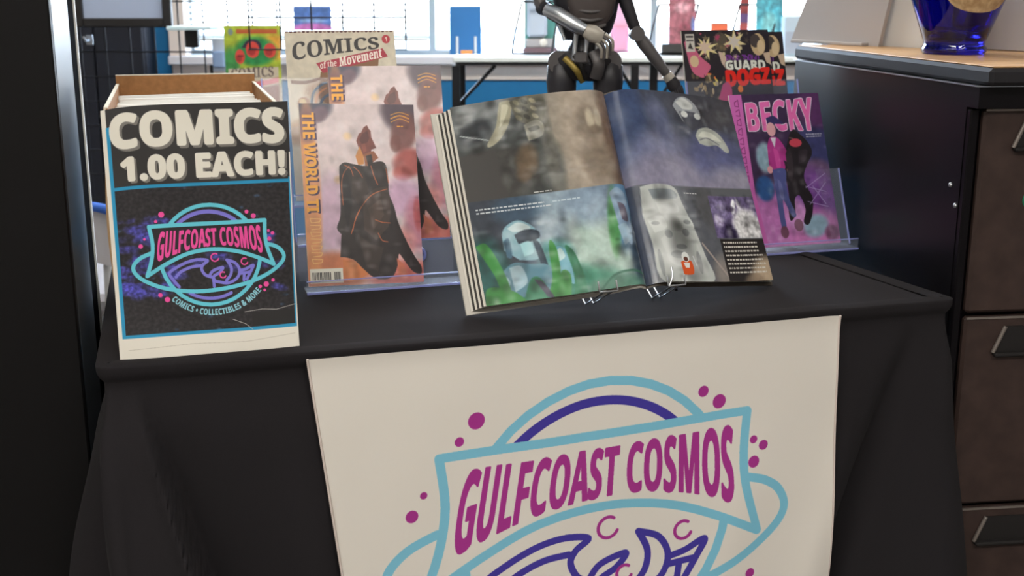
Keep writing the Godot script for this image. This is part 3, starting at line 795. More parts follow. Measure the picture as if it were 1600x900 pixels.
func art_page_right() -> ImageTexture:
	var a := Art.new(640, 810, rgb(84, 86, 94))
	a.soft(150, 95, rgb(68, 72, 86), [[0.08, 0.4, 0.2, 0.9, 0, rgb(62, 76, 110, 0.95), 1.4], [0.3, 0.8, 0.34, 0.5, 0, rgb(126, 128, 156, 0.9), 1.2], [0.4, 1.0, 0.6, 0.4, 0, rgb(138, 134, 154, 0.95), 1.4], [0.78, 0.68, 0.35, 0.35, 0, rgb(92, 96, 136, 0.9), 1.2], [0.9, 1.0, 0.35, 0.3, 0, rgb(138, 134, 152, 0.95), 1.2], [0.78, 0.1, 0.45, 0.34, 0, rgb(60, 60, 66, 0.95), 1.4], [0.33, 0.3, 0.12, 0.34, -15, rgb(94, 100, 128, 0.9), 1.1], [0.9, 0.2, 0.1, 0.1, 0, rgb(76, 76, 80, 0.8), 1.1]], 0.05, 12, 0.1, Rect2(0, 0, 1, 0.5))
	# pale domed mask and shoulder coming out of the dark
	a.poly(Art.curve([[0.480, 0.075], [0.525, 0.035], [0.595, 0.018], [0.665, 0.045], [0.705, 0.10], [0.680, 0.15], [0.630, 0.185], [0.560, 0.175], [0.520, 0.13]], 6), rgb(150, 154, 158))
	a.poly(Art.curve([[0.510, 0.055], [0.580, 0.025], [0.650, 0.055], [0.640, 0.085], [0.560, 0.09]], 6), rgb(196, 198, 196))
	a.poly(Art.curve([[0.525, 0.105], [0.600, 0.10], [0.695, 0.11], [0.670, 0.165], [0.610, 0.205], [0.550, 0.17]], 6), rgb(66, 68, 78))
	a.oval(0.565, 0.118, 0.03, 0.018, rgb(206, 208, 204))
	a.oval(0.675, 0.122, 0.028, 0.018, rgb(198, 200, 198))
	a.poly(Art.curve([[0.620, 0.235], [0.660, 0.195], [0.750, 0.18], [0.840, 0.215], [0.890, 0.29], [0.860, 0.31], [0.790, 0.275], [0.710, 0.285], [0.640, 0.275]], 6), rgb(170, 174, 166))
	a.poly(Art.curve([[0.640, 0.235], [0.690, 0.205], [0.770, 0.21], [0.840, 0.25], [0.750, 0.245]], 6), rgb(206, 208, 196))
	a.stroke(Art.curve([[0.650, 0.255], [0.720, 0.24], [0.810, 0.27]], 5), 5.0, rgb(110, 112, 118))
	a.rect(0.0, 0.5, 1.0, 1.0, rgb(94, 96, 100))
	a.soft(90, 95, rgb(92, 94, 100), [[0.3, 0.5, 0.5, 0.9, 0, rgb(112, 116, 122, 0.9), 1.2], [0.0, 0.5, 0.14, 0.8, 0, rgb(60, 68, 86, 0.95), 1.5], [0.95, 0.95, 0.2, 0.3, 0, rgb(150, 140, 132, 0.8), 1.2], [0.9, 0.2, 0.2, 0.3, 0, rgb(84, 84, 86, 0.9), 1.2]], 0.04, 3, 0.1, Rect2(0, 0.5, 0.64, 0.5))
	a.poly(Art.curve([[0.07, 0.51], [0.20, 0.495], [0.33, 0.51], [0.37, 0.60], [0.42, 0.72], [0.46, 0.86], [0.48, 1.0], [0.10, 1.0], [0.07, 0.8], [0.05, 0.65]], 5), rgb(186, 190, 186))
	a.poly(Art.curve([[0.12, 0.525], [0.30, 0.52], [0.33, 0.565], [0.14, 0.575]], 4), rgb(140, 148, 152))
	a.poly(Art.curve([[0.15, 0.59], [0.30, 0.585], [0.32, 0.64], [0.17, 0.65]], 4), rgb(206, 210, 206))
	a.poly(Art.curve([[0.07, 0.68], [0.17, 0.66], [0.20, 0.72], [0.10, 0.75]], 5), rgb(206, 210, 206))
	a.poly(Art.curve([[0.30, 0.66], [0.39, 0.66], [0.42, 0.72], [0.33, 0.73]], 5), rgb(206, 210, 206))
	a.poly(Art.curve([[0.13, 0.78], [0.24, 0.74], [0.38, 0.76], [0.42, 0.86], [0.30, 0.93], [0.16, 0.90]], 5), rgb(198, 202, 198))
	for o in [[0.20, 0.755, 0.03, 0.022], [0.34, 0.745, 0.028, 0.02], [0.28, 0.82, 0.045, 0.014], [0.12, 0.70, 0.03, 0.01], [0.37, 0.69, 0.03, 0.012], [0.24, 0.86, 0.06, 0.02], [0.40, 0.9, 0.02, 0.06], [0.10, 0.9, 0.015, 0.07]]: a.oval(o[0], o[1], o[2], o[3], rgb(150, 154, 154))
	a.stroke([[0.46, 0.80], [0.62, 0.97]], 9.0, rgb(160, 148, 142))
	a.soft(60, 40, rgb(104, 92, 128), [[0.72, 0.75, 0.38, 0.55, 0, rgb(206, 204, 206), 1.8], [0.2, 0.3, 0.24, 0.34, 0, rgb(140, 128, 168), 1.2], [0.3, 0.9, 0.2, 0.3, 0, rgb(58, 48, 78), 1.4], [0.5, 0.25, 0.06, 0.24, 20, rgb(226, 224, 230), 1.6], [0.12, 0.6, 0.12, 0.2, 0, rgb(176, 164, 196), 1.2], [0.42, 0.3, 0.12, 0.1, 0, rgb(70, 60, 84, 0.9), 1.2], [0.62, 0.2, 0.05, 0.2, -10, rgb(196, 190, 206), 1.4]], 0.15, 5, 0.2, Rect2(0.60, 0.545, 0.40, 0.225))
	a.soft(60, 40, rgb(46, 42, 42), [[0.95, 1.0, 0.5, 0.7, 0, rgb(176, 156, 132), 1.6], [0.6, 1.05, 0.3, 0.3, 0, rgb(140, 122, 104, 0.8), 1.4]], 0.03, 5, 0.2, Rect2(0.62, 0.775, 0.38, 0.225))
	a.mottle(0.0, 0.0, 1.0, 0.5, 56, 0.070, 0.10, 71)
	a.mottle(0.50, 0.02, 0.95, 0.3, 32, 0.126, 0.04, 72)
	a.mottle(0.05, 0.5, 0.5, 1.0, 72, 0.154, 0.05, 73)
	a.mottle(0.62, 0.55, 1.0, 0.76, 48, 0.245, 0.04, 74)
	a.mottle(0.12, 0.55, 0.40, 0.95, 11, 0.350, 0.12, 75)
	a.blur(3)
	a.scribble(0.64, 0.785, 0.97, 0.965, 8, rgb(206, 200, 190), 12)
	a.scribble(0.40, 0.53, 0.52, 0.545, 1, rgb(190, 190, 190), 4)
	# small figure in an orange suit and white helmet
	a.poly(Art.curve([[0.245, 0.90], [0.29, 0.89], [0.335, 0.90], [0.33, 0.96], [0.25, 0.965]], 4), rgb(206, 84, 40))
	a.oval(0.29, 0.875, 0.03, 0.026, rgb(220, 222, 218))
	a.oval(0.29, 0.885, 0.018, 0.012, rgb(96, 60, 50))
	a.poly([[0.265, 0.905], [0.315, 0.905], [0.305, 0.93], [0.275, 0.93]], rgb(222, 220, 214))
	a.stroke([[0.355, 0.87], [0.37, 0.92]], 4.0, rgb(206, 208, 214))
	return a.done()

func art_teal() -> ImageTexture:
	var a := Art.new(96, 144, rgb(70, 150, 160))
	a.soft(40, 60, rgb(64, 146, 160), [[0.5, 0.5, 0.4, 0.3, 0, rgb(110, 170, 170), 1.2], [0.5, 0.75, 0.3, 0.1, 0, rgb(190, 90, 96), 1.4]], 0.2)
	return a.done()

func art_maroon() -> ImageTexture:
	var a := Art.new(96, 144, rgb(150, 80, 90))
	a.soft(40, 60, rgb(146, 84, 96), [[0.5, 0.25, 0.4, 0.15, 0, rgb(190, 140, 150), 1.2], [0.6, 0.7, 0.3, 0.2, 0, rgb(120, 56, 70), 1.4], [0.9, 0.6, 0.1, 0.2, 0, rgb(110, 120, 180), 1.4]], 0.2)
	return a.done()

func art_poster() -> ImageTexture:
	var a := Art.new(96, 72, rgb(110, 140, 200))
	a.soft(48, 36, rgb(92, 128, 196), [[0.5, 0.95, 0.7, 0.3, 0, rgb(214, 130, 204), 2.0], [0.5, 0.6, 0.5, 0.1, 0, rgb(150, 180, 226), 1.4]], 0.1)
	return a.done()

# ---------------------------------------------------------------- things made more than once
func leaflet(parent: Node, art: Material, w: float, h: float, bow := 0.0) -> void:
	# cover printed on the front, pale pages behind, a back cover
	var cover := G.new()
	cover.sheet(8, 10, func(p: float, q: float) -> Vector3: return Vector3((p - 0.5) * w, q * h, 0.0036 + bow * sin(PI * q)))
	var back := G.new()
	back.sheet(8, 10, func(p: float, q: float) -> Vector3: return Vector3((0.5 - p) * w, q * h, 0.0003 + bow * sin(PI * q)))
	var mesh := cover.done()
	part("cover", mesh, art, parent)
	part("back_cover", back.done(), M.paper, parent)
	var pg := G.new()
	for k in 3:
		var z := 0.0009 + k * 0.0009
		pg.sheet(2, 10, func(p: float, q: float) -> Vector3: return Vector3((p - 0.5) * (w - 0.002), 0.0008 + q * (h - 0.0016), z + bow * sin(PI * q)))
	part("pages", pg.done(), M.paper, parent)

func comic(called: String, label: String, art: Material, at: Vector3, b: Basis, group := "", w := 0.168, h := 0.259, bow := 0.0) -> Node3D:
	var t := thing(called, label, "comic book", at, b, group)
	leaflet(t, art, w, h, bow)
	return t

func slab(parent: Node, called: String, size: Vector3, at: Vector3, m: Material, lean := 0.0) -> void:
	part(called, B(Vector3.ZERO, size, minf(0.0008, size[size.min_axis_index()] * 0.3)), m, parent).transform = Transform3D(Basis(Vector3.RIGHT, deg_to_rad(-lean)), at)

func _ready() -> void:
	# ---- camera, sky, lamps, exposure
	var cam := Camera3D.new()
	cam.name = "camera"
	add_child(cam)
	cam.position = Vector3(0, 1.146, 0)
	cam.rotation_degrees = Vector3(-13.817, 0, 0)
	cam.keep_aspect = Camera3D.KEEP_HEIGHT
	var ca := CameraAttributesPhysical.new()
	ca.frustum_focus_distance = 1.5
	ca.frustum_focal_length = 17.5 / tan(atan(450.0 / 1850.0))
	ca.exposure_aperture = 15.0
	ca.frustum_near = 0.05
	ca.frustum_far = 200.0
	cam.attributes = ca
	cam.fov = rad_to_deg(2.0 * atan(450.0 / 1850.0))
	cam.near = 0.05
	cam.far = 200.0
	cam.current = true
	var we := WorldEnvironment.new()
	we.name = "world"
	var env := Environment.new()
	env.tonemap_mode = Environment.TONE_MAPPER_LINEAR
	env.tonemap_exposure = 1.0
	env.background_mode = Environment.BG_SKY
	var sm := ProceduralSkyMaterial.new()
	sm.sky_top_color = rgb(176, 204, 236)
	sm.sky_horizon_color = rgb(236, 242, 246)
	sm.ground_horizon_color = rgb(232, 236, 238)
	sm.ground_bottom_color = rgb(190, 190, 188)
	sm.sky_energy_multiplier = 4.0
	sm.ground_energy_multiplier = 3.0
	sm.sun_angle_max = 1.0
	var sky := Sky.new()
	sky.sky_material = sm
	env.sky = sky
	env.sdfgi_enabled = true
	env.ssao_enabled = true
	env.ssil_enabled = true
	we.environment = env
	add_child(we)
	make_materials()
	var glow := mat(rgb(255, 250, 240), 0.5)
	glow.emission_enabled = true
	glow.emission = rgb(255, 250, 240)
	glow.emission_energy_multiplier = 2.0
	for p in [[-0.45, 1.0, 3.9], [-0.45, -0.6, 0.9], [1.25, 1.0, 3.9], [-1.6, 1.0, 2.2], [-0.6, -3.0, 3.4], [1.0, -3.0, 3.4]]:  # last two, at the back, are added to brighten the blue wall
		var lampn := thing("unseen_ceiling_light", "unseen white ceiling light panel overhead", "ceiling light", Vector3(p[0], 2.68, p[1]), Basis(), "ceiling light panels")
		part("frame", B(Vector3(0, 0, 0), Vector3(1.24, 0.04, 0.64), 0.004), M.white, lampn)
		part("diffuser", B(Vector3(0, -0.022, 0), Vector3(1.16, 0.006, 0.56)), glow, lampn)
		var al := AreaLight3D.new()
		al.name = "unseen_ceiling_lamp"
		al.area_size = Vector2(1.16, 0.56)
		al.light_color = rgb(255, 251, 243)
		al.light_energy = p[2]
		al.area_range = 12.0
		al.area_attenuation = 2.0
		al.shadow_enabled = true
		al.rotation_degrees = Vector3(-90, 0, 0)
		al.position = Vector3(0, -0.03, 0)
		lampn.add_child(al)
	room()
	background()
	table_cloth()
	cabinet()
	bookcase()
	stock()
	open_book()
	robot()

# ---------------------------------------------------------------- the room
func room() -> void:
	var blue := mat(rgb(26, 118, 172), 0.7)
	blue.albedo_texture = noise_tex(0.02, 31, false, 1.0, 256, ramp2(Color(0.93, 0.93, 0.93), Color(1, 1, 1)))
	tri(blue, 1.5)
	var beige := mat(rgb(236, 222, 212), 0.7)
	var grey := mat(rgb(190, 186, 182), 0.8)
	var carpet := mat(rgb(140, 134, 130), 0.95)
	carpet.albedo_texture = noise_tex(0.2, 33, false, 1.0, 256, ramp2(Color(0.7, 0.7, 0.7), Color(1, 1, 1)))
	tri(carpet, 3.0)
	struct("floor", B(Vector3(0.2, -0.05, -1.0), Vector3(6.4, 0.1, 8.0)), carpet)
	struct("ceiling", B(Vector3(0.2, 2.75, -1.0), Vector3(6.4, 0.1, 8.0)), mat(rgb(232, 230, 224), 0.9))
	struct("wall_left", B(Vector3(-2.95, 1.35, -1.0), Vector3(0.1, 2.7, 8.0)), grey)
	struct("wall_right", B(Vector3(3.35, 1.35, -1.0), Vector3(0.1, 2.7, 8.0)), grey)
	struct("wall_front", B(Vector3(0.2, 1.35, 2.95), Vector3(6.2, 2.7, 0.1)), grey)
	# the wall with the windows: blue, with a beige band under the sill
	struct("wall_back", B(Vector3(0.2, 0.413, -4.82), Vector3(6.2, 0.826, 0.14)), blue)
	struct("wall_back", B(Vector3(-2.12, 1.763, -4.82), Vector3(1.56, 1.874, 0.14)), blue)
	struct("wall_back", B(Vector3(2.27, 1.763, -4.82), Vector3(2.06, 1.874, 0.14)), blue)
	struct("wall_back", B(Vector3(-0.05, 2.45, -4.82), Vector3(2.58, 0.5, 0.14)), blue)
	struct("trim_1", B(Vector3(-0.05, 0.857, -4.815), Vector3(2.58, 0.062, 0.15), 0.003), beige)
	struct("trim_2", B(Vector3(-0.05, 0.905, -4.80), Vector3(2.58, 0.034, 0.22), 0.004), mat(rgb(222, 220, 226), 0.5))
	struct("trim_3", B(Vector3(-1.305, 1.56, -4.80), Vector3(0.066, 1.28, 0.18), 0.003), beige)
	var frame := mat(rgb(150, 158, 160), 0.45, 0.3)
	var spans := [[-1.272, -0.316], [-0.316, 0.559], [0.559, 1.24]]
	for i in 3:
		var x0: float = spans[i][0]
		var x1: float = spans[i][1]
		var w := Node3D.new()
		w.name = "window_%d" % (i + 1)
		w.set_meta("kind", "structure")
		add_child(w)
		w.position = Vector3((x0 + x1) / 2, 0.922, -4.82)
		var hw := (x1 - x0) / 2
		part("window_frame", B(Vector3(-hw + 0.0065, 0.639, 0), Vector3(0.013, 1.278, 0.06)), frame, w)
		part("window_frame", B(Vector3(hw - 0.0065, 0.639, 0), Vector3(0.013, 1.278, 0.06)), frame, w)
		part("window_frame", B(Vector3(0, 0.01, 0), Vector3(hw * 2 - 0.026, 0.02, 0.06)), frame, w)
		part("window_frame", B(Vector3(0, 1.268, 0), Vector3(hw * 2 - 0.026, 0.02, 0.06)), frame, w)
		if i == 0: part("window_rail", B(Vector3(0, 0.068, 0.0), Vector3(hw * 2 - 0.026, 0.012, 0.05)), frame, w)
		part("pane", B(Vector3(0, 0.639, -0.005), Vector3(hw * 2 - 0.026, 1.238, 0.004)), M.pane, w)
	struct("pavement", B(Vector3(0, -0.25, -29.9), Vector3(80, 0.2, 50)), mat(rgb(196, 194, 188), 0.9))

# ---------------------------------------------------------------- what stands at the back of the shop
func background() -> void:
	# blinds on the left window
	var bl := thing("window_blind", "white slatted blind across the left window", "blind", Vector3(-0.79, 0.945, -4.70))
	var slatm := B(Vector3.ZERO, Vector3(0.93, 0.0012, 0.022), 0.0, Basis(Vector3.RIGHT, deg_to_rad(24)))
	var slat_mat := mat(rgb(236, 236, 232), 0.6)
	slat_mat.backlight_enabled = true
	slat_mat.backlight = Color(0.5, 0.5, 0.5)
	for i in 52:
		part("slat", slatm, slat_mat, bl).position = Vector3(0, 0.06 + i * 0.0225, 0)
	part("head_rail", B(Vector3(0, 1.235, 0), Vector3(0.94, 0.03, 0.04), 0.003), M.white, bl)
	part("bottom_rail", B(Vector3(0, 0.04, 0), Vector3(0.93, 0.012, 0.024), 0.002), M.white, bl)
	for x in [-0.36, 0.0, 0.36]: part("cord", T([Vector3(x, 0.03, 0.013), Vector3(x, 1.23, 0.013)], 0.0012, 6), slat_mat, bl)
	var po := thing("window_poster", "small blue and pink poster hung by the blind in the left window", "poster", Vector3(-0.765, 1.02, -4.655))
	var pp := G.new()
	pp.sheet(4, 4, func(p: float, q: float) -> Vector3: return Vector3((p - 0.5) * 0.146, q * 0.092, 0.001))
	part("print", pp.done(), pic(art_poster(), 0.6), po)
	part("backing", B(Vector3(0, 0.046, 0), Vector3(0.146, 0.092, 0.0015)), M.paper, po)
	part("string", T([Vector3(0, 0.092, 0), Vector3(0, 1.2, 0)], 0.0008, 5), M.wire, po)

	# wire grid against the dark cupboard
	var ga := thing("wire_grid_panel", "black wire grid panel standing before the dark cupboard behind the comic box", "grid panel", Vector3(-1.02, 0, -3.7))
	for i in 9: part("upright_wire", T([Vector3(-0.30 + i * 0.0755, 0.02, 0), Vector3(-0.30 + i * 0.0755, 1.9, 0)], 0.0026, 6), M.wire, ga)
	for i in 25: part("cross_wire", T([Vector3(-0.302, 0.08 + i * 0.0752, 0.005), Vector3(0.306, 0.08 + i * 0.0752, 0.005)], 0.0024, 6), M.wire, ga)
	for x in [-0.25, 0.25]: part("foot", T([Vector3(x, 0.012, -0.2), Vector3(x, 0.012, 0.2)], 0.01, 8), M.black_metal, ga)
	var gb := thing("wire_grid_panel", "black wire grid panel standing before the blind behind the tan comic", "grid panel", Vector3(-0.49, 0, -2.95))
	for i in 6:
		var x := -0.15 + i * 0.0762
		part("upright_wire", T([Vector3(x, 1.02 if i in [0, 1, 4, 5] else 0.02, 0), Vector3(x, 1.9, 0)], 0.0022, 6), M.wire, gb)
	for y in [1.021, 1.097, 1.173, 1.249, 1.325, 1.401, 1.477, 1.553, 1.629, 1.705, 1.781, 1.857]: part("cross_wire", T([Vector3(-0.153, y, 0.0046), Vector3(0.234, y, 0.0046)], 0.0018, 6), M.wire, gb)
	for x in [0.0024, 0.0786]: part("foot", T([Vector3(x, 0.012, -0.18), Vector3(x, 0.012, 0.18)], 0.01, 8), M.black_metal, gb)

	# dark cupboard
	var cu := thing("dark_cupboard", "tall navy black cupboard behind the wire grid at the left", "cupboard", Vector3(-1.585, 0, -4.66))
	var navy := mat(rgb(22, 26, 38), 0.5)
	part("body", B(Vector3(0, 0.98, 0), Vector3(0.38, 1.96, 0.14), 0.004), navy, cu)
	for s in [-1, 1]: part("door", B(Vector3(s * 0.094, 0.98, 0.078), Vector3(0.182, 1.9, 0.016), 0.003), navy, cu)
	part("door_knob", G.new().lathe([Vector2(0.0, 0.0), Vector2(0.012, 0.004), Vector2(0.012, 0.016), Vector2(0.0, 0.02)], 12, Transform3D(Basis(Vector3.RIGHT, PI / 2), Vector3(0.02, 0.7, 0.086))).done(), M.silver, cu)

	# framed glass picture hooked on the grid
	var fr := thing("picture_frame", "wide black picture frame with its glass reflection painted pale, hung at the top left", "picture frame", Vector3(-1.166, 1.058, -3.665))
	for s in [-1, 1]: part("side_rail", B(Vector3(s * 0.133, 0.18, 0.02), Vector3(0.026, 0.36, 0.024), 0.003), M.black, fr)
	part("bottom_rail", B(Vector3(0, 0.013, 0.02), Vector3(0.24, 0.026, 0.024), 0.003), M.black, fr)
	part("top_rail", B(Vector3(0, 0.347, 0.02), Vector3(0.24, 0.026, 0.024), 0.003), M.black, fr)
	var gl := mat(rgb(226, 232, 242), 0.12)  # reflection on the glass is put into this pale, cloudy colour
	gl.albedo_texture = noise_tex(0.012, 41, false, 1.0, 256, ramp2(Color(0.72, 0.76, 0.84), Color(1, 1, 1)))
	part("glass", B(Vector3(0, 0.18, 0.014), Vector3(0.242, 0.31, 0.006)), gl, fr)
	var hk := thing("grid_hook", "small grey metal hook on the wire grid under the picture frame", "hook", Vector3(-1.288, 1.008, -3.693))
	part("plate", B(Vector3(0, 0.01, 0.006), Vector3(0.02, 0.03, 0.006), 0.001), mat(rgb(170, 176, 184), 0.35, 0.5), hk)
	part("prong", T(bend([Vector3(0, 0.01, 0.009), Vector3(0, 0.008, 0.04), Vector3(0, 0.02, 0.055)], 4), 0.004, 8), mat(rgb(170, 176, 184), 0.35, 0.5), hk)
	var lg := thing("grid_shelf", "small pale blue ledge with a black bracket on the wire grid", "shelf", Vector3(-0.95, 1.05, -3.69))
	part("ledge", B(Vector3(0, 0.006, 0.07), Vector3(0.13, 0.012, 0.13), 0.002), mat(rgb(206, 230, 236), 0.3), lg)
	part("bracket", B(Vector3(-0.02, -0.028, 0.02), Vector3(0.04, 0.052, 0.03), 0.003), M.black, lg)
	var wb := thing("hanging_pack", "small pale blue and white pack hung on the wire grid beside the green comic", "package", Vector3(-0.893, 0.925, -3.69))
	part("card", B(Vector3(0, 0.048, 0.012), Vector3(0.042, 0.096, 0.004), 0.001), mat(rgb(206, 216, 230), 0.5), wb)
	part("blister", B(Vector3(0, 0.036, 0.022), Vector3(0.036, 0.05, 0.016), 0.004), mat(rgb(150, 176, 214), 0.2), wb)
	part("hang_tab", B(Vector3(-0.026, -0.006, 0.012), Vector3(0.01, 0.05, 0.004), 0.001), M.black, wb)
	comic("green_comic", "green comic with three red faces hung on the wire grid behind the box", pic(art_faces(), 0.4), Vector3(-0.79, 0.803, -3.672), pose(4, 2))

	# chair behind the left end of the table
	var ch := thing("side_chair", "grey padded chair with a blue top edge behind the left end of the table", "chair", Vector3(-1.09, 0, -2.62), pose(-6))
	var greyf := mat(rgb(168, 164, 166), 0.85)
	var seat := G.new()
	seat.sheet(10, 10, func(p: float, q: float) -> Vector3: return Vector3((p - 0.5) * 0.38, 0.575 + 0.115 * q - 0.02 * pow(absf(p - 0.5) * 2.0, 4), 0.012 * sin(PI * p) - 0.05 * q))
	part("backrest", seat.done(), greyf, ch)
	part("backrest_shell", B(Vector3(0, 0.625, -0.045), Vector3(0.37, 0.11, 0.02), 0.005, Basis(Vector3.RIGHT, deg_to_rad(-22))), greyf, ch)
	part("top_rail", T(bend([Vector3(-0.19, 0.672, -0.052), Vector3(0, 0.695, -0.052), Vector3(0.19, 0.672, -0.052)], 6), 0.013, 10), mat(rgb(56, 108, 206), 0.5), ch)
	part("seat_pad", B(Vector3(0, 0.45, -0.24), Vector3(0.38, 0.05, 0.38), 0.015), greyf, ch)
	for s in [-1, 1]:
		part("leg", T([Vector3(s * 0.165, 0.0, 0.0), Vector3(s * 0.165, 0.60, -0.04)], 0.012, 8), M.white, ch)
		part("leg", T([Vector3(s * 0.165, 0.0, -0.42), Vector3(s * 0.165, 0.43, -0.40)], 0.012, 8), M.white, ch)

	# long display table in the window
	var ta := thing("window_table", "long white topped table on black metal legs in front of the windows", "table", Vector3(0.40, 0, -4.2))
	part("tabletop", B(Vector3(0, 0.9455, 0), Vector3(1.19, 0.017, 0.5), 0.003), mat(rgb(226, 232, 230), 0.3), ta)
	part("apron", B(Vector3(0, 0.932, 0.238), Vector3(1.17, 0.010, 0.02)), M.black_metal, ta)
	for s in [[-0.585, 0.238], [-0.585, -0.238], [0.585, 0.238], [0.585, -0.238], [0.005, 0.238], [0.072, 0.2]]:
		part("leg", B(Vector3(s[0], 0.4635, s[1]), Vector3(0.026, 0.927, 0.022), 0.002), M.black_metal, ta)
	part("brace", T([Vector3(-0.455, 0.926, 0.226), Vector3(-0.585, 0.79, 0.226)], 0.006, 8), M.black_metal, ta)
	part("brace", T([Vector3(-0.05, 0.926, 0.226), Vector3(0.005, 0.84, 0.226)], 0.006, 8), M.black_metal, ta)
	part("brace", T([Vector3(0.08, 0.80, 0.226), Vector3(0.16, 0.926, 0.226)], 0.005, 8), M.black_metal, ta)
	for y in [0.12]: part("stretcher", B(Vector3(0, y, -0.238), Vector3(1.15, 0.02, 0.02), 0.002), M.black_metal, ta)

	var top := 0.955
	var bb := thing("blue_booklet", "small plain blue booklet upright on the white window table", "booklet", Vector3(-0.158, top, -4.1), pose(2, 8))
	part("cover", B(Vector3(0, 0.081, 0.003), Vector3(0.108, 0.162, 0.004), 0.001), mat(rgb(30, 106, 170), 0.4), bb)
	part("pages", B(Vector3(0, 0.081, 0), Vector3(0.104, 0.158, 0.003)), M.paper, bb)
	part("title_patch", B(Vector3(0.004, 0.008, 0.0055), Vector3(0.04, 0.012, 0.001)), mat(rgb(226, 150, 80), 0.5), bb)
	for x in [-0.028, 0.034]: part("bookend_prong", B(Vector3(x, 0.03, 0.008), Vector3(0.008, 0.06, 0.003), 0.001), mat(rgb(206, 214, 220), 0.3), bb)
	var easels := [[0.0, "bent black wire easel beside the clear blister pack on the window table"], [0.46, "bent black wire easel holding the maroon booklet on the window table"], [0.735, "bent black wire easel holding the teal booklet on the window table"]]
	for i in 3:
		var x: float = easels[i][0]
		var e := thing("wire_easel", easels[i][1], "easel", Vector3(x, top, -4.1))
		var lean := Vector3(0.04, 0.165, -0.04) if i else Vector3(0.034, 0.175, -0.05)
		for dx in [0.0, 0.135]:
			part("side_wire", T(bend([Vector3(dx, 0.004, 0.02), Vector3(dx + lean.x * 0.3, 0.07, 0.0), Vector3(dx + lean.x, lean.y, lean.z)], 5), 0.0042, 8), M.wire, e)
		part("top_wire", T([lean, lean + Vector3(0.135, 0, 0)], 0.004, 8), M.wire, e)
		part("foot_wire", T([Vector3(0.0, 0.004, 0.02), Vector3(0.135, 0.004, 0.02)], 0.004, 8), M.wire, e)
	var pk := thing("blister_pack", "clear blister pack with a green card and grey toy on the window table", "package", Vector3(0.098, top, -4.2))
	part("card", B(Vector3(0, 0.12, -0.012), Vector3(0.11, 0.20, 0.003)), mat(rgb(90, 150, 140), 0.5), pk)
	part("bubble", B(Vector3(-0.012, 0.13, 0.012), Vector3(0.07, 0.15, 0.03), 0.01), mat(rgb(176, 184, 196), 0.2), pk)
	part("base_block", B(Vector3(0, 0.035, 0.008), Vector3(0.10, 0.03, 0.05), 0.004), mat(rgb(160, 156, 156), 0.4), pk)
	part("base_plate", B(Vector3(0, 0.010, 0.008), Vector3(0.12, 0.02, 0.06), 0.004), mat(rgb(112, 90, 98), 0.4), pk)
	part("dial", G.new().lathe([Vector2(0.0, 0.0), Vector2(0.014, 0.0), Vector2(0.014, 0.004), Vector2(0.006, 0.006), Vector2(0.0, 0.006)], 16, Transform3D(Basis(Vector3.RIGHT, PI / 2), Vector3(0.01, 0.038, 0.033))).done(), mat(rgb(214, 206, 196), 0.4), pk)
	var pn := thing("pink_pack", "pale pink card package standing behind the robot on the window table", "package", Vector3(0.375, top, -4.22))
	part("card", B(Vector3(0, 0.09, 0), Vector3(0.066, 0.18, 0.004), 0.001), mat(rgb(220, 170, 194), 0.5), pn)
	part("blister", B(Vector3(0, 0.05, 0.012), Vector3(0.054, 0.08, 0.02), 0.006), mat(rgb(214, 150, 176), 0.25), pn)
	var mb := thing("maroon_booklet", "maroon booklet on a wire easel on the window table", "booklet", Vector3(0.575, top + 0.035, -4.088), pose(-3, 16))
	leaflet(mb, pic(art_maroon(), 0.4), 0.09, 0.165)
	part("dark_tray", B(Vector3(-0.02, -0.018, 0.0), Vector3(0.10, 0.03, 0.05), 0.003), M.black, mb)
	var tb := thing("teal_booklet", "teal booklet on a wire easel on the window table", "booklet", Vector3(0.872, top + 0.012, -4.088), pose(-2, 16))
	leaflet(tb, pic(art_teal(), 0.4), 0.092, 0.18)
	var rb := thing("red_pack", "narrow dark red package beside the teal booklet on the window table", "package", Vector3(0.795, top, -4.16))
	part("card", B(Vector3(0, 0.095, 0), Vector3(0.03, 0.19, 0.006), 0.001), mat(rgb(150, 66, 62), 0.5), rb)
	part("band", B(Vector3(0, 0.12, 0.004), Vector3(0.03, 0.03, 0.002)), mat(rgb(96, 70, 110), 0.5), rb)
	var ob := thing("orange_box", "small orange box on the window table between the two easels", "box", Vector3(0.717, top, -4.2))
	part("carton", B(Vector3(0, 0.05, 0), Vector3(0.058, 0.10, 0.04), 0.002), mat(rgb(206, 96, 60), 0.5), ob)
	part("lid", B(Vector3(0, 0.1015, 0), Vector3(0.06, 0.004, 0.042), 0.001), mat(rgb(150, 84, 62), 0.5), ob)
	var cb := thing("clear_box", "pale blue clear plastic box at the right end of the window table", "box", Vector3(0.926, top, -4.0))
	part("shell", B(Vector3(0, 0.066, 0), Vector3(0.066, 0.132, 0.05), 0.006), mat(rgb(196, 214, 230), 0.15), cb)
	part("insert", B(Vector3(0, 0.045, 0.0262), Vector3(0.056, 0.07, 0.002)), mat(rgb(176, 186, 204), 0.4), cb)

# ---------------------------------------------------------------- the table's black cover and the banner
const RC := 0.012
const WIDE := 1.114
const DEEP := 0.70
var fold := FastNoiseLite.new()

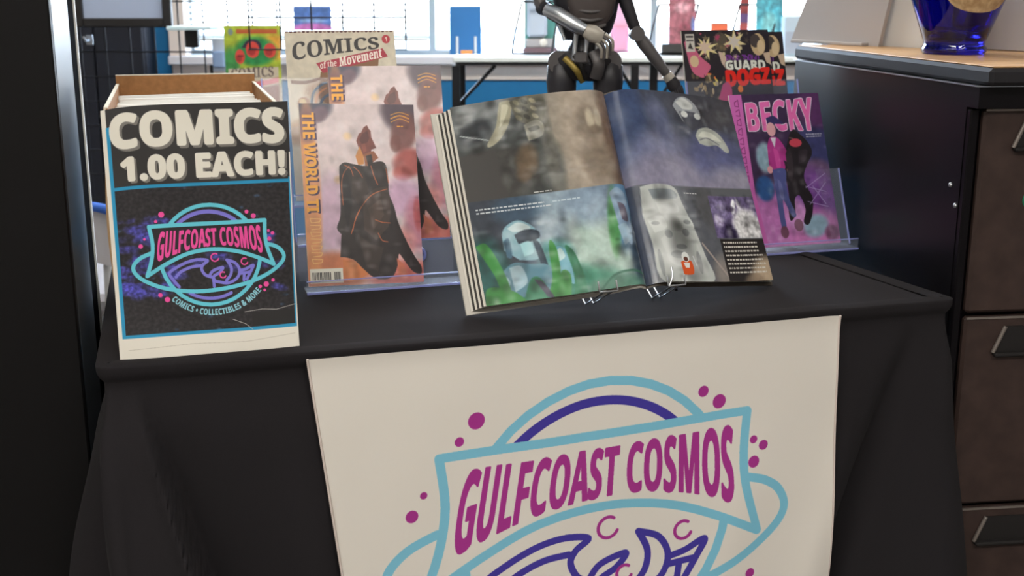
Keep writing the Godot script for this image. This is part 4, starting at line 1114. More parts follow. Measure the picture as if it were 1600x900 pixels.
func rim(s: float) -> Array:
	# a point of the table's edge and the way out from it; s runs from the back left corner round the front to the back right
	var a := PI * 0.5 * RC
	if s < DEEP - RC:
		return [Vector2(0, -(DEEP - s)), Vector2(-1, 0)]
	s -= DEEP - RC
	if s < a:
		var t := s / a * PI * 0.5
		return [Vector2(RC, -RC) + Vector2(-cos(t), sin(t)) * RC, Vector2(-cos(t), sin(t))]
	s -= a
	if s < WIDE - 2 * RC:
		return [Vector2(RC + s, 0), Vector2(0, 1)]
	s -= WIDE - 2 * RC
	if s < a:
		var t := s / a * PI * 0.5
		return [Vector2(WIDE - RC, -RC) + Vector2(sin(t), cos(t)) * RC, Vector2(sin(t), cos(t))]
	s -= a
	return [Vector2(WIDE - 0.10 * s, -RC - s), Vector2(1, 0.0)]

func bump(x: float, w: float) -> float:
	return exp(-x * x / (w * w))

func skirt(s: float, t: float) -> Vector3:
	var e := rim(s)
	var sl := DEEP - RC + PI * 0.25 * RC
	var sr := sl + PI * 0.5 * RC + WIDE - 2 * RC
	var deep := smoothstep(0.0, 0.34, t)
	var d := 0.0
	# rolled lip at the top, then the drop hangs a little further in
	if t < 0.0:
		d = -0.03 * (-t / 0.03) * 0.9 + 0.004
	else:
		d = 0.004 * (1.0 - smoothstep(0.004, 0.018, t)) - 0.004 * smoothstep(0.012, 0.02, t) + 0.006 * smoothstep(0.02, 0.09, t)
	var hang := smoothstep(0.02, 0.10, t)
	var f := s - sl
	var g := s - sr
	# left corner: a pleat folded over to the right, a hollow on either side, and a flare down the side
	d += hang * deep * 0.062 * bump(f + 0.085, 0.048)
	var pa := -0.002 + 0.03 * t
	var pb := 0.026 + 0.25 * t
	d -= hang * 0.026 * deep * bump(f - pa + 0.022, 0.016)
	d += hang * (0.008 + 0.050 * deep) * smoothstep(pa - 0.006, pa + 0.004, f) * (1.0 - smoothstep(pb - 0.002, pb + 0.007, f))
	d += hang * (0.008 + 0.022 * deep) * exp(-absf(f - pb + 0.003) / (0.004 + 0.025 * t)) * (1.0 - smoothstep(pb - 0.002, pb + 0.006, f))
	d += hang * (0.004 + 0.010 * deep) * exp(-absf(f - pa - 0.004) / (0.004 + 0.03 * t)) * smoothstep(pa - 0.006, pa + 0.004, f)
	if f > pb: d -= hang * (0.006 + 0.026 * deep) * exp(-(f - pb) / (0.02 + 0.18 * t)) * smoothstep(pb, pb + 0.006, f)
	d += hang * 0.018 * deep * bump(f - (0.21 + 0.06 * t), 0.035)
	# right corner: one big cone with a hollow beside it
	var wide := smoothstep(0.0, 0.5, t)
	d += hang * (0.004 + wide * 0.056) * bump(g + 0.004, 0.03 + 0.10 * t) * (1.0 if g < 0.004 else bump(g - 0.004, 0.014))
	d -= hang * (0.010 + 0.026 * deep) * bump(g + 0.045 + 0.29 * t, 0.018)
	d += hang * 0.014 * deep * bump(g + 0.10 + 0.29 * t, 0.024)
	if g > 0.02: d = minf(d, 0.006)
	d += hang * 0.0035 * fold.get_noise_2d(s * 130.0, t * 40.0) * (1.0 if g < 0.03 else 0.3)
	var y := TOP - maxf(t, 0.0)
	if t < 0.0: y = TOP + 0.0022 + 0.0018 * sin(PI * clampf(-t / 0.03, 0.0, 1.0))
	elif t < 0.006: y = TOP + 0.0022 - t
	var p: Vector2 = e[0] + e[1] * d
	y += 0.0016 * fold.get_noise_2d(s * 60.0, 90.0) * (1.0 - hang)
	return Vector3(p.x, y, p.y)

func table_cloth() -> void:
	fold.seed = 4
	fold.frequency = 0.06
	fold.fractal_octaves = 3
	var total := 2.0 * (DEEP - RC) + PI * RC + WIDE - 2 * RC
	var rows := [-0.03, -0.02, -0.01, -0.003, 0.0, 0.003, 0.006, 0.010, 0.014, 0.017, 0.020, 0.026, 0.034, 0.044, 0.056]
	var t := 0.07
	while t < 0.732:
		rows.append(t)
		t += 0.018
	rows.append(0.734)
	var n := rows.size() - 1
	var cl := thing("tablecloth", "black fabric tablecloth draped over the display table down to the floor", "tablecloth", TABLE, TB)
	var g := G.new()
	g.sheet(760, n, func(p: float, q: float) -> Vector3: return skirt(p * total, rows[n - roundi(q * n)]))
	part("skirt", g.done(), M.cloth, cl)
	var tp := G.new()
	tp.sheet(60, 36, func(p: float, q: float) -> Vector3:
		var z := -0.006 - q * (DEEP - 0.006)
		var x := lerpf(0.006, WIDE - 0.006 + 0.10 * z, p)
		return Vector3(x, TOP + 0.0006 + 0.0009 * fold.get_noise_2d(x * 60.0, z * 60.0), z))
	part("top", tp.done(), M.cloth, cl)
	# banner over the front
	var s0 := DEEP - RC + PI * 0.5 * RC - RC
	var bm := pic(art_banner(), 0.85)
	bm.normal_enabled = true
	var bn := G.new()
	bn.sheet(90, 50, func(p: float, q: float) -> Vector3:
		var d := (1.0 - q) * 0.6
		var u := lerpf(0.2306 + 0.109 * d, 0.9308 + 0.016 * d, p)
		var a := skirt(s0 + u, 0.008 + d)
		var edge := bump(1.0 - p, 0.02) * 0.002
		a.z = lerpf(a.z, 0.006, 0.7) + 0.006 + edge + 0.010 * smoothstep(0.05, 0.5, d) + 0.004 * bump(u - 0.86 + 0.25 * d, 0.04) * smoothstep(0.05, 0.3, d) + 0.002 * fold.get_noise_2d(u * 45.0, d * 30.0 + 50.0)
		a.y += 0.004
		return a,
		func(p: float, q: float) -> Vector2:
			var d := (1.0 - q) * 0.6
			var u := lerpf(0.2306 + 0.109 * d, 0.9308 + 0.016 * d, p)
			return Vector2((u - 0.2) / 0.8, (d + 0.004) / 0.62))
	var banner := thing("table_banner", "cream cloth banner with the round shop emblem hanging over the front of the tablecloth", "banner", TABLE, TB)
	bm.normal_enabled = false
	part("fabric", bn.done(), bm, banner)
	for side in [0.0, 1.0]:
		var pts := []
		for i in 31:
			var d := i / 30.0 * 0.6
			var u := lerpf(0.2306 + 0.109 * d, 0.9308 + 0.016 * d, side)
			var a := skirt(s0 + u, 0.008 + d)
			pts.append(Vector3(a.x, a.y + 0.004, lerpf(a.z, 0.006, 0.7) + 0.006 + 0.002 * side + 0.010 * smoothstep(0.05, 0.5, d) + 0.004 * bump(u - 0.86 + 0.25 * d, 0.04) * smoothstep(0.05, 0.3, d)))
		part("hem", T(pts, 0.0016, 6), mat(rgb(206, 192, 184), 0.9), banner)

# ---------------------------------------------------------------- filing cabinet with its worktop, vase and boards
func cabinet() -> void:
	var b := Basis(Vector3.UP, deg_to_rad(7.0))
	var at := Vector3(0.614, 0, -1.604)
	var side := mat(rgb(15, 13, 16), 0.34)
	side.metallic_specular = 0.25
	side.roughness_texture = noise_tex(0.02, 51, false, 1.0, 256, ramp2(Color(0.75, 0.75, 0.75), Color(1, 1, 1)))
	var face := mat(rgb(64, 50, 46), 0.45)
	face.metallic_specular = 0.35
	face.albedo_texture = noise_tex(0.03, 52, false, 1.0, 256, ramp2(Color(0.8, 0.8, 0.8), Color(1, 1, 1)))
	tri(face, 3.0)
	var c := thing("filing_cabinet", "black metal three drawer filing cabinet at the right end of the table", "filing cabinet", at, b)
	part("body", B(Vector3(0.23, 0.501, -0.335), Vector3(0.46, 1.002, 0.66)), side, c)
	part("top_lip", B(Vector3(0.232, 1.0170, -0.32), Vector3(0.464, 0.030, 0.69)), side, c)
	part("lip_edge", B(Vector3(0.23, 1.0312, -0.32), Vector3(0.468, 0.0016, 0.694)), mat(rgb(150, 154, 162), 0.3, 0.6), c)  # pale strip stands in for the bright line where the lip catches light
	part("stile", B(Vector3(0.0075, 0.565, 0.0), Vector3(0.013, 0.87, 0.012), 0.002), side, c)
	var ys := [[0.717, 1.0], [0.428, 0.711], [0.14, 0.422]]
	var plate := mat(rgb(118, 110, 104), 0.35, 0.3)
	var hollow := mat(rgb(34, 32, 32), 0.6)
	hollow.metallic_specular = 0.3
	for y in ys:
		var m: float = (y[0] + y[1]) / 2
		var hh: float = y[1] - y[0]
		var dr := part("drawer", B(Vector3(0.238, m, 0.004), Vector3(0.44, hh, 0.014), 0.004), face, c)
		var rim_ := [Vector2(0.062, y[1] - 0.052), Vector2(0.078, y[1] - 0.014), Vector2(0.40, y[1] - 0.014), Vector2(0.416, y[1] - 0.052)]
		part("pull_recess", G.new().prism(PackedVector2Array(rim_), 0.0105, 0.0125).done(), hollow, dr)
		part("pull_frame", G.new().tube([Vector3(0.062, y[1] - 0.052, 0.013), Vector3(0.078, y[1] - 0.014, 0.013)], [0.003], 8).done(), plate, dr)
		part("pull_lip", B(Vector3(0.239, y[1] - 0.054, 0.016), Vector3(0.354, 0.006, 0.012), 0.002), hollow, dr)
		part("edge_strip", B(Vector3(0.238, y[1] - 0.0015, 0.011), Vector3(0.436, 0.003, 0.002)), plate, dr)
	part("plinth", B(Vector3(0.23, 0.068, 0.0), Vector3(0.44, 0.13, 0.01), 0.002), side, c)
	for r in [[0.892, -0.03], [0.866, -0.012]]:
		part("rivet", G.new().lathe([Vector2(0.0, 0.0), Vector2(0.004, 0.0), Vector2(0.003, 0.002), Vector2(0.0, 0.003)], 10, Transform3D(Basis(Vector3.BACK, PI / 2), Vector3(0.0, r[0], r[1]))).done(), M.silver, c)
	part("sticker", G.new().lathe([Vector2(0.0, 0.0), Vector2(0.014, 0.0), Vector2(0.014, 0.0006), Vector2(0.0, 0.0006)], 24, Transform3D(Basis(Vector3.RIGHT, PI / 2), Vector3(0.098, 0.876, 0.0112))).done(), mat(rgb(22, 120, 84), 0.5), c, "round green sticker")
	# wood topped slab
	var w := thing("worktop", "light wood worktop with a dark edge lying on the filing cabinet", "worktop", at, b)
	var wood := mat(rgb(214, 172, 124), 0.38)
	wood.albedo_texture = noise_tex(0.02, 53, false, 1.0, 256, ramp2(Color(0.8, 0.76, 0.7), Color(1, 1, 1)))
	wood.uv1_triplanar = true
	wood.uv1_scale = Vector3(2, 2, 12)
	var rimm := mat(rgb(36, 35, 38), 0.55)
	rimm.metallic_specular = 0.3
	part("board", B(Vector3(0.45, 1.0445, -0.312), Vector3(0.90, 0.023, 0.724), 0.005), rimm, w)
	part("laminate", B(Vector3(0.45, 1.0572, -0.312), Vector3(0.888, 0.0024, 0.712), 0.001), wood, w)
	var top := 1.0586
	# cobalt vase
	var v := thing("cobalt_vase", "cobalt blue glass vase with a cream label on the worktop", "vase", Vector3(0.697, top, -1.905))
	var gl := mat(Color(0.10, 0.11, 0.74, 0.0), 0.03)
	gl.refraction_enabled = true
	gl.refraction_scale = 0.05
	var outer := [Vector2(0.0, 0.0), Vector2(0.046, 0.0), Vector2(0.049, 0.004), Vector2(0.049, 0.010), Vector2(0.046, 0.014), Vector2(0.047, 0.02), Vector2(0.056, 0.045), Vector2(0.067, 0.075), Vector2(0.077, 0.105), Vector2(0.083, 0.14), Vector2(0.082, 0.175), Vector2(0.070, 0.205), Vector2(0.05, 0.225), Vector2(0.044, 0.245), Vector2(0.052, 0.27)]
	var inner := [Vector2(0.049, 0.27), Vector2(0.041, 0.245), Vector2(0.046, 0.225), Vector2(0.066, 0.204), Vector2(0.078, 0.175), Vector2(0.079, 0.14), Vector2(0.073, 0.105), Vector2(0.063, 0.075), Vector2(0.052, 0.045), Vector2(0.042, 0.024), Vector2(0.0, 0.02)]
	part("glass", G.new().lathe(outer + inner, 48).done(), gl, v)
	var lab := mat(rgb(196, 172, 134), 0.7)
	lab.albedo_texture = noise_tex(0.06, 54, false, 1.0, 128, ramp2(Color(0.72, 0.66, 0.6), Color(1, 1, 1)))
	var lb := G.new()
	lb.sheet(24, 8, func(p: float, q: float) -> Vector3:
		var ang := lerpf(-0.62, 0.98, p)
		var e := sqrt(maxf(0.0, 1.0 - pow(p * 2.0 - 1.0, 2.0)))
		var y := 0.122 + (q * 2.0 - 1.0) * 0.058 * pow(e, 0.45)
		var r := 0.0
		for i in range(5, 12):
			if y >= outer[i].y and y <= outer[i + 1].y: r = lerpf(outer[i].x, outer[i + 1].x, (y - outer[i].y) / (outer[i + 1].y - outer[i].y))
		r += 0.0012
		return Vector3(sin(ang) * r, y, cos(ang) * r))
	part("label_patch", lb.done(), lab, v)
	# boards standing behind it
	var dirb := Vector3(0.443, 0, 0.897)
	var yaw := rad_to_deg(atan2(-dirb.z, dirb.x))
	var bb := Basis(Vector3.UP, deg_to_rad(yaw))
	var p0 := Vector3(0.568, top, -2.382)
	var gm := mat(rgb(176, 170, 168), 0.75)
	var b1 := thing("grey_board", "plain grey board with slanting ends standing on the worktop left of the vase", "board", p0 + dirb * 0.005, bb)
	part("sheet", G.new().prism(PackedVector2Array([Vector2(-0.03, 0), Vector2(0.215, 0), Vector2(0.262, 0.2), Vector2(0.07, 0.2)]), -0.004, 0.004).done(), gm, b1)
	part("foot_ledge", B(Vector3(0.09, 0.003, 0.012), Vector3(0.2, 0.006, 0.016), 0.001), gm, b1)
	var b2 := thing("white_board", "white card standing on the worktop behind the vase", "board", p0 + dirb * 0.165 - bb.z * 0.02, bb)
	part("sheet", G.new().prism(PackedVector2Array([Vector2(0, 0), Vector2(0.2, 0), Vector2(0.2, 0.2), Vector2(0.03, 0.2)]), -0.002, 0.002).done(), M.white, b2)
	part("strut", B(Vector3(0.1, 0.05, -0.012), Vector3(0.02, 0.1, 0.018)), M.white, b2)
	var b3 := thing("slatted_board", "grey slatted board standing on the worktop right of the vase", "board", p0 + dirb * 0.30 - bb.z * 0.062, bb)
	for i in 4: part("slat", B(Vector3(0.19, 0.042 + i * 0.086, 0), Vector3(0.5, 0.084, 0.01), 0.002), gm, b3)
	part("backer", B(Vector3(0.19, 0.17, -0.008), Vector3(0.5, 0.34, 0.005)), mat(rgb(120, 116, 114), 0.8), b3)

# ---------------------------------------------------------------- tall black bookcase at the left
func bookcase() -> void:
	var b := Basis(Vector3.UP, deg_to_rad(14.5))
	var c := thing("bookcase", "tall black bookcase side at the left edge beside the table", "bookcase", Vector3(-0.5375, 0, -1.412), b)
	var m := mat(rgb(13, 12, 13), 0.6)
	m.metallic_specular = 0.3
	var dull := mat(rgb(14, 13, 15), 0.95)
	dull.metallic_specular = 0.05
	var window_sheen := mat(rgb(96, 104, 112), 0.38)  # black laminate; the window's reflection is put into this grey
	part("front_panel", B(Vector3(-0.30, 1.05, -0.01), Vector3(0.60, 2.1, 0.02), 0.002), m, c)
	part("side_panel", B(Vector3(-0.012, 1.05, -0.115), Vector3(0.024, 2.1, 0.188), 0.002), window_sheen, c, "black side with the window reflection painted in as grey")
	part("back_groove", B(Vector3(-0.0145, 1.05, -0.258), Vector3(0.024, 2.1, 0.094), 0.001), dull, c)
	part("back_edge", B(Vector3(-0.008, 1.05, -0.312), Vector3(0.016, 2.1, 0.014), 0.002), M.white, c, "thin white back edge")
	part("body", B(Vector3(-0.32, 1.05, -0.17), Vector3(0.55, 2.09, 0.29), 0.002), m, c)

# ---------------------------------------------------------------- goods on the table
func tier_stand(label: String, at: Vector3, yaw: float, w0: float, tiers: Array) -> Node3D:
	var w := w0
	# tiers: [height of the ledge, z of its front, depth of the ledge, height of the back sheet, back sheet's lean]
	var s := thing("acrylic_stand", label, "display stand", at, pose(yaw))
	for i in tiers.size():
		var t: Array = tiers[i]
		w = t[6] if t.size() > 6 else w0
		var ox: float = t[5] if t.size() > 5 else 0.0
		slab(s, "ledge", Vector3(w, 0.003, t[2]), Vector3(ox, t[0] + 0.0015, t[1] - t[2] / 2), M.acrylic_flat)
		slab(s, "ledge_edge", Vector3(w, 0.0034, 0.0016), Vector3(ox, t[0] + 0.0017, t[1] + 0.001), M.acrylic_edge)
		slab(s, "lip", Vector3(w, 0.014, 0.003), Vector3(ox, t[0] + 0.010, t[1] - 0.002), M.acrylic)
		slab(s, "lip_edge", Vector3(w, 0.0016, 0.003), Vector3(ox, t[0] + 0.0180, t[1] - 0.002), M.acrylic_edge)
		if t[0] > 0.01: slab(s, "riser", Vector3(w, t[0] - 0.0005, 0.003), Vector3(ox, t[0] / 2, t[1] - 0.0055), M.acrylic_flat)
		if t[3] > 0.0:
			var le := deg_to_rad(t[4])
			var mid := Vector3(ox, t[0] + 0.004 + cos(le) * t[3] / 2, t[1] - t[2] * 0.5 - sin(le) * t[3] / 2)
			slab(s, "back_sheet", Vector3(w, t[3], 0.003), mid, M.acrylic, t[4])
			for e in [-1, 1]: slab(s, "sheet_edge", Vector3(0.0022, t[3], 0.0034), mid + Vector3(e * (w / 2 + 0.0012), 0, 0), M.acrylic_edge, t[4])
	return s

func stock() -> void:
	# cardboard box of comics with a printed sign on its front
	var yaw := 16.0
	var at := on_table(0.121, 0.036, 0.7425)
	var bx := thing("comic_box", "white cardboard box of comics with a price sign, at the table's front left", "box", at, pose(yaw))
	var w := 0.190
	var h := 0.284
	var dp := 0.385
	var k := 0.004
	var wall := func(called: String, c: Vector3, s: Vector3, inward: Vector3) -> void:
		# white outside, brown inside, corrugated brown rim
		var o := B(c - inward * k * 0.25, Vector3(s.x if inward.x == 0 else k * 0.5, s.y, s.z if inward.z == 0 else k * 0.5))
		var pn := part(called, o, M.card, bx)
		part("lining", B(c + inward * k * 0.25, Vector3(s.x if inward.x == 0 else k * 0.5, s.y, s.z if inward.z == 0 else k * 0.5)), M.kraft, pn)
		part("rim", B(c + Vector3(0, s.y / 2 + 0.0008, 0), Vector3(s.x, 0.0016, s.z)), M.card, pn)
	wall.call("front_panel", Vector3(0, (h - 0.006) / 2, -k / 2), Vector3(w, h - 0.006, k), Vector3(0, 0, -1))
	wall.call("back_panel", Vector3(0, (h + 0.012) / 2, -dp + k / 2), Vector3(w, h + 0.012, k), Vector3(0, 0, 1))
	for s in [-1, 1]: wall.call("side_panel", Vector3(s * (w / 2 - k / 2), h / 2, -dp / 2), Vector3(k, h, dp - 2 * k), Vector3(-s, 0, 0))
	part("base", B(Vector3(0, 0.002, -dp / 2), Vector3(w - 2 * k, 0.004, dp - 2 * k)), M.kraft, bx)
	var bulge := G.new()
	bulge.sheet(16, 16, func(p: float, q: float) -> Vector3: return Vector3(-w / 2 - 0.0005 - 0.012 * pow(sin(PI * q), 1.4) * pow(sin(PI * clampf(p, 0.0, 1.0)), 0.35), q * h, -dp * (1.0 - p)))
	part("bulging_side", bulge.done(), M.kraft_edge, bx)
	var sg := G.new()
	sg.sheet(24, 30, func(p: float, q: float) -> Vector3:
		var x := (p - 0.5) * 0.203 + 0.003
		var curl := 0.004 * pow(1.0 - p, 6.0) * pow(q, 4.0) + 0.002 * pow(absf(p - 0.5) * 2.0, 5.0)
		var foot := 0.012 * pow(1.0 - q, 5.0)
		return Vector3(x, 0.001 + q * 0.287 - 0.006 * pow(1.0 - p, 8.0) * q, 0.0035 + 0.003 * sin(PI * p) * (1.0 - q) + foot - curl * 0.4 + 0.0006 * sin(p * 9.0 + q * 14.0)))
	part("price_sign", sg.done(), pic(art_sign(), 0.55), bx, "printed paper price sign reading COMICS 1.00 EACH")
	# bagged comics in the box, packed toward the front
	var bag := mat(rgb(232, 230, 226), 0.3)
	var r := RandomNumberGenerator.new()
	r.seed = 6
	var src: Node3D
	for i in 14:
		var z := -0.05 - i * 0.0205
		var tilt := 3.0 + r.randf_range(-1.0, 1.0)
		var o: Node3D
		if i == 0:
			o = thing("bagged_comic", "bagged comic standing in the open cardboard box", "comic book", Vector3.ZERO, Basis(), "bagged comics in the cardboard box")
			part("board", B(Vector3(0, 0.133, 0), Vector3(0.174, 0.266, 0.0014)), M.white, o)
			part("bag", B(Vector3(0, 0.132, 0.0030), Vector3(0.176, 0.264, 0.0036), 0.001), bag, o)
			src = o
		else:
			o = src.duplicate()
			o.name = numbered("bagged_comic")
			add_child(o)
		o.transform = Transform3D(pose(yaw, tilt, r.randf_range(-0.8, 0.8)), at + pose(yaw) * Vector3(0, 0.0055 + r.randf_range(0.0, 0.005), z + 0.012))

	# three comics on the tiered stand
	var cloak := pic(art_cloak(), 0.3)
	var stand := tier_stand("clear acrylic tiered stand under the two cloaked figure comics", Vector3(-0.182, 0.7415, -1.66), 17.0, 0.232, [[0.0, 0.024, 0.04, 0.0, 0], [0.052, -0.056, 0.03, 0.17, 16.5], [0.10, -0.115, 0.03, 0.19, 17.0, -0.055, 0.178]])
	var ring := G.new()
	ring.lathe([Vector2(0.007, 0.0), Vector2(0.007, 0.003), Vector2(0.011, 0.004), Vector2(0.012, 0.0), Vector2(0.007, 0.0)], 24, Transform3D(Basis(Vector3.RIGHT, PI / 2), Vector3(0.062, 0.030, -0.0575)))
	part("bumper_ring", ring.done(), M.acrylic_edge, stand)
	comic("cloaked_comic", "pale pink comic with a dark cloaked figure in front of its twin", cloak, Vector3(-0.207, 0.7475, -1.642), pose(22, 16.35, -2.6))
	comic("cloaked_comic", "pale pink cloaked figure comic half hidden behind its twin on a higher ledge", cloak, Vector3(-0.175, 0.7965, -1.722), pose(12.5, 16.3, -0.1))
	comic("tan_comic", "tan comic titled COMICS with a red ribbon standing behind the cloaked figure comics", pic(art_movement(), 0.45), Vector3(-0.244, 0.847, -1.785), pose(15.5, 17.2, 0.1))
	# right hand group
	tier_stand("clear acrylic tiered stand under the pink and black comics at the right", Vector3(0.478, 0.7415, -1.915), 16.5, 0.176, [[0.0, 0.030, 0.055, 0.13, 22.5], [0.094, -0.15, 0.06, 0.17, 17.5, -0.002, 0.216]])
	comic("pink_comic", "pink and purple comic titled BECKY beside the filing cabinet", pic(art_becky(), 0.3), Vector3(0.467, 0.7475, -1.911), pose(17.6, 22.6, -0.1), "", 0.168, 0.259)
	var burst := pic(art_burst(), 0.3)
	comic("burst_comic", "black comic with bursts and red lettering behind the pink comic", burst, Vector3(0.399, 0.840, -2.085), pose(15.5, 17.2, 0.2))
	comic("burst_comic", "black comic with red lettering tucked behind its twin so only its right edge shows", burst, Vector3(0.4295, 0.836, -2.1045), pose(15.5, 17.2, 0.2))

# ---------------------------------------------------------------- open picture book on its stand
func open_book() -> void:
	var b := pose(23.0, 30.0, -0.85)
	var at := Vector3(0.170, 0.7555, -1.562)
	var W := 0.22
	var H := 0.28
	var lift := func(x: float) -> float:
		var q := absf(x) / W
		return 0.020 + 0.030 * (1.0 - q) * (1.0 - exp(-q * 16.0)) - 0.020 * pow(q, 1.2) + 0.009 * exp(-q * 10.0)
	var bk := thing("open_book", "large hardback picture book lying open on a wire stand in the middle of the table", "book", at, b)
	var names := [art_page_left(), art_page_right()]
	for s in 2:
		var sg := -1.0 if s == 0 else 1.0
		var pg := G.new()
		pg.sheet(44, 16, func(p: float, q: float) -> Vector3:
			var x: float = (-W + p * W) if s == 0 else p * W
			return Vector3(x, q * H + 0.004 * sin(PI * absf(x) / W) * (1.0 if q > 0.5 else -0.4), lift.call(x) + 0.0015 * sin(p * 7.0) * (1.0 - q) * 0.6))
		part("page", pg.done(), pic(names[s], 0.22), bk, ["left page printed with foggy scenes and green leaves", "right page printed with pale shapes and a dark text block"][s])
		# the stack of pages below, each bundle a little further out
		var bundles := 7 if s == 0 else 4
		for i in bundles:
			var f := float(i + 1) / bundles
			var depth := 0.022 * f if s == 0 else 0.014 * f
			var out := 0.013 * f if s == 0 else 0.006 * f
			var st := G.new()
			st.sheet(24, 2, func(p: float, q: float) -> Vector3:
				var t := p if s == 1 else 1.0 - p
				var x: float = sg * t * (W + out)
				return Vector3(x, 0.001 + q * (H - 0.002), lift.call(sg * t * W) - 0.0012 - depth * smoothstep(0.0, 0.25, t)))
			part("page_bundle", st.done(), [M.paper, mat(rgb(60, 56, 52), 0.8)][i % 2], bk)
		var co := G.new()
		for z in [0.0, 0.0022]:
			co.sheet(20, 2, func(p: float, q: float) -> Vector3:
				var t := p if (s == 1) == (z < 0.001) else 1.0 - p
				var far := 0.0245 if s == 0 else 0.016
				return Vector3(sg * t * (W + (0.018 if s == 0 else 0.009)), -0.003 + q * (H + 0.006), lift.call(sg * t * W) - 0.002 - far * smoothstep(0.0, 0.25, t) - z))
		var edge_x: float = sg * (W + (0.018 if s == 0 else 0.009))
		co.box(Vector3(edge_x, H / 2, lift.call(sg * W) - 0.0031 - (0.0245 if s == 0 else 0.016)), Vector3(0.002, H + 0.006, 0.003))
		part("cover_board", co.done(), mat(rgb(196, 190, 180), 0.5) if s == 0 else mat(rgb(70, 60, 50), 0.5), bk)
	# wire stand
	var stn := thing("book_stand", "silver wire book stand with two front clips holding the open book", "book stand", at, b)
	for x in [-0.068, 0.034]:
		part("clip", T([Vector3(x - 0.013, 0.006, 0.052), Vector3(x - 0.013, -0.0075, 0.050), Vector3(x - 0.0125, -0.008, 0.0495), Vector3(x + 0.0125, -0.008, 0.0495), Vector3(x + 0.013, -0.0075, 0.050), Vector3(x + 0.013, 0.006, 0.052)], 0.0013, 8), M.silver, stn)
		for e in [-0.006, 0.006]: part("prong", T([Vector3(x + e, -0.008, 0.049), Vector3(x + e, -0.007, -0.012), Vector3(x + e, 0.03, -0.032)], 0.0013, 8), M.silver, stn)
	part("guard_wire", T(bend([Vector3(0.022, -0.008, 0.050), Vector3(0.027, 0.002, 0.054), Vector3(0.029, 0.016, 0.055)], 4), 0.0013, 8), M.silver, stn)
	part("back_frame", T(bend([Vector3(-0.08, 0.006, -0.032), Vector3(-0.08, 0.16, -0.032), Vector3(0.0, 0.2, -0.032), Vector3(0.08, 0.16, -0.032), Vector3(0.08, 0.006, -0.032)], 6), 0.0022, 8), M.wire, stn)
	var inv := b.inverse()
	for x in [-0.08, 0.08]:
		var top := Vector3(x, 0.15, -0.034)
		var world := at + b * top
		var foot := inv * (Vector3(world.x, 0.7445, world.z - 0.10) - at)
		part("prop_leg", T([top, foot], 0.0022, 8), M.wire, stn)

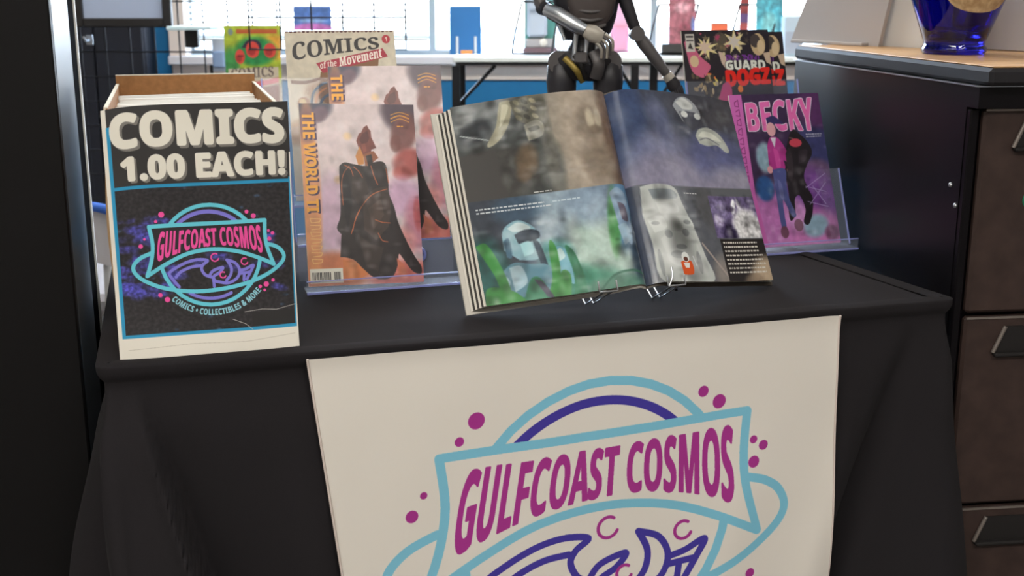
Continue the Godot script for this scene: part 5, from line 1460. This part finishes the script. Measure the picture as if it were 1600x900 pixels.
# ---------------------------------------------------------------- dark robot figure
func robot() -> void:
	var r := thing("robot_figure", "tall black and silver toy robot figure standing behind the open book", "robot figure", Vector3(0.116, 0.7415, -1.972), pose(3))
	var dark := mat(rgb(48, 46, 50), 0.4, 0.25)
	var mid := mat(rgb(92, 88, 88), 0.4, 0.3)
	var pale := mat(rgb(172, 164, 152), 0.4, 0.2)
	var gold := mat(rgb(150, 128, 62), 0.4, 0.4)
	var P := func(px: float, py: float, z := 0.0) -> Vector3: return Vector3((px - 910.0) / 949.0, 0.3995 - 0.001024 * py, z)
	# chest, waist, pelvis
	part("torso", T([P.call(912, -95), P.call(912, -85), P.call(913, -50), P.call(914, 0), P.call(913, 28), P.call(914, 46), P.call(915, 60)], [0.035, 0.062, 0.068, 0.054, 0.050, 0.044, 0.036], 20, 0.66), dark, r)
	part("chest_plate", T([P.call(916, -70, 0.028), P.call(918, -20, 0.026), P.call(920, 22, 0.024), P.call(922, 38, 0.02)], [0.046, 0.044, 0.036, 0.024], 18, 0.42), mat(rgb(92, 84, 82), 0.35, 0.2), r)
	for k in 3: part("rib_band", T(bend([P.call(885 + k * 4, 12 + k * 13, 0.026), P.call(917, 18 + k * 13, 0.040 - k * 0.003), P.call(949 - k * 4, 12 + k * 13, 0.026)], 5), 0.0032, 8), mid, r)
	part("side_strut", T([P.call(868, 26, 0.012), P.call(880, 62, 0.02)], 0.0035, 8), M.silver, r)
	part("hip_plate", T(bend([P.call(922, 78, 0.036), P.call(930, 98, 0.044), P.call(926, 120, 0.032)], 4), 0.010, 10, 0.4), mid, r)
	part("waist", T([P.call(917, 44), P.call(918, 66), P.call(914, 84)], [0.030, 0.027, 0.032], 16, 0.8), dark, r)
	for x in [-0.018, 0.0, 0.018]: part("waist_piston", T([Vector3(x + 0.004, 0.349, 0.026), Vector3(x, 0.305, 0.03)], 0.004, 8), M.silver, r)
	part("pelvis", T([P.call(911, 78), P.call(911, 92), P.call(910, 108), P.call(909, 125)], [0.036, 0.050, 0.044, 0.030], 18, 0.72), dark, r)
	part("strap", T(bend([P.call(878, 88, 0.034), P.call(890, 100, 0.038), P.call(898, 110, 0.038), P.call(908, 126, 0.024)], 4), 0.0052, 8, 0.5), gold, r)
	part("strap", T(bend([P.call(893, 84, 0.036), P.call(902, 98, 0.042), P.call(912, 122, 0.03)], 4), 0.004, 8, 0.5), M.black, r)
	part("pouch", B(P.call(903, 88, 0.040), Vector3(0.022, 0.018, 0.012), 0.003), mid, r)
	# legs
	for s in [-1, 1]:
		var hx: float = P.call(877 if s < 0 else 948, 100).x
		part("hip_joint", T([P.call(872 if s < 0 else 951, 96, -0.012), P.call(872 if s < 0 else 951, 96, 0.016)], [0.017, 0.019], 16), mid, r)
		part("thigh", T([P.call(877 if s < 0 else 950, 92), P.call(877 if s < 0 else 950, 102), P.call(877 if s < 0 else 950, 128), P.call(878 if s < 0 else 949, 158), P.call(880 if s < 0 else 946, 230)], [0.012, 0.0235, 0.0250, 0.0225, 0.015], 16, 0.9), dark, r)
		part("knee", T([Vector3(hx, 0.150, -0.014), Vector3(hx, 0.150, 0.018)], 0.016, 14), mid, r)
		part("shin", T([Vector3(hx, 0.155, 0.0), Vector3(hx, 0.10, 0.004), Vector3(hx, 0.03, 0.0)], [0.013, 0.018, 0.010], 14), dark, r)
		part("foot", G.new().box(Vector3(hx, 0.013, 0.018), Vector3(0.038, 0.024, 0.085), 0.006).done(), mid, r)
	# arm folded across the belly (on the left of the picture)
	part("upper_arm", T([P.call(848, -75), P.call(838, -35), P.call(843, 5), P.call(850, 14, 0.012)], [0.013, 0.013, 0.010, 0.011], 12), mid, r)
	part("shoulder", T([P.call(858, -80), P.call(842, -74)], [0.02, 0.022], 16), dark, r)
	part("elbow", T([P.call(846, 12, -0.002), P.call(853, 14, 0.022)], 0.0115, 14), dark, r)
	part("forearm", T([P.call(851, 15, 0.03), P.call(866, 21, 0.044), P.call(890, 36, 0.058), P.call(906, 45, 0.062)], [0.0105, 0.012, 0.011, 0.009], 12), M.silver, r)
	part("forearm_rod", T([P.call(852, 25, 0.036), P.call(898, 51, 0.060)], 0.003, 8), mid, r)
	part("palm", T([P.call(906, 45, 0.062), P.call(917, 50, 0.064), P.call(931, 57, 0.062)], [0.010, 0.014, 0.011], 12, 0.5), pale, r)
	for i in 5:
		var a: Vector3 = P.call(936 - i * 3.2, 51 + i * 3.2, 0.062)
		var l := [0.014, 0.018, 0.019, 0.017, 0.012][i] as float
		part("finger", T(bend([a, a + Vector3(0.012 - i * 0.001, -0.010, 0.002), a + Vector3(0.013 - i * 0.001, -0.012 - l, -0.004)], 4), [0.0032, 0.003, 0.0026, 0.0024], 8), [pale, mid][i % 2], r)
	# arm hanging down to the right
	part("shoulder", T([P.call(962, -80), P.call(978, -72)], [0.02, 0.022], 16), dark, r)
	part("upper_arm", T([P.call(972, -72), P.call(970, -20), P.call(976, 5), P.call(986, 32), P.call(993, 50)], [0.014, 0.013, 0.0115, 0.010, 0.009], 12), dark, r)
	part("elbow", T([P.call(993, 52, -0.012), P.call(993, 52, 0.014)], 0.012, 14), mid, r)
	part("forearm", T([P.call(993, 52), P.call(1004, 66), P.call(1024, 92), P.call(1042, 116)], [0.009, 0.0115, 0.010, 0.007], 12), mid, r)
	part("wrist", T([P.call(1042, 116), P.call(1048, 124)], [0.0085, 0.0095], 12), pale, r)
	part("palm", T([P.call(1047, 122), P.call(1054, 134), P.call(1059, 142)], [0.009, 0.012, 0.009], 12, 0.55), dark, r)
	for i in 5:
		var a: Vector3 = P.call(1052 + i * 3.0, 143 - i * 2.2, 0.002)
		part("finger", T([a, a + Vector3(0.004, -0.012, 0.002), a + Vector3(0.007, -0.022 - 0.002 * (i % 3), 0.0)], [0.003, 0.0028, 0.002], 8), dark, r)
	# neck and plain rounded head
	part("neck", T([P.call(912, -95), P.call(912, -118)], 0.014, 12), mid, r)
	part("head", T([P.call(912, -112), P.call(912, -120), P.call(912, -140), P.call(912, -158), P.call(912, -164)], [0.014, 0.026, 0.03, 0.024, 0.012], 18, 0.9), dark, r)
	for s in [-1, 1]: part("eye", T([P.call(912 + s * 10, -138, 0.020), P.call(912 + s * 10, -138, 0.029)], 0.0045, 12), mat(rgb(220, 220, 210), 0.3), r)
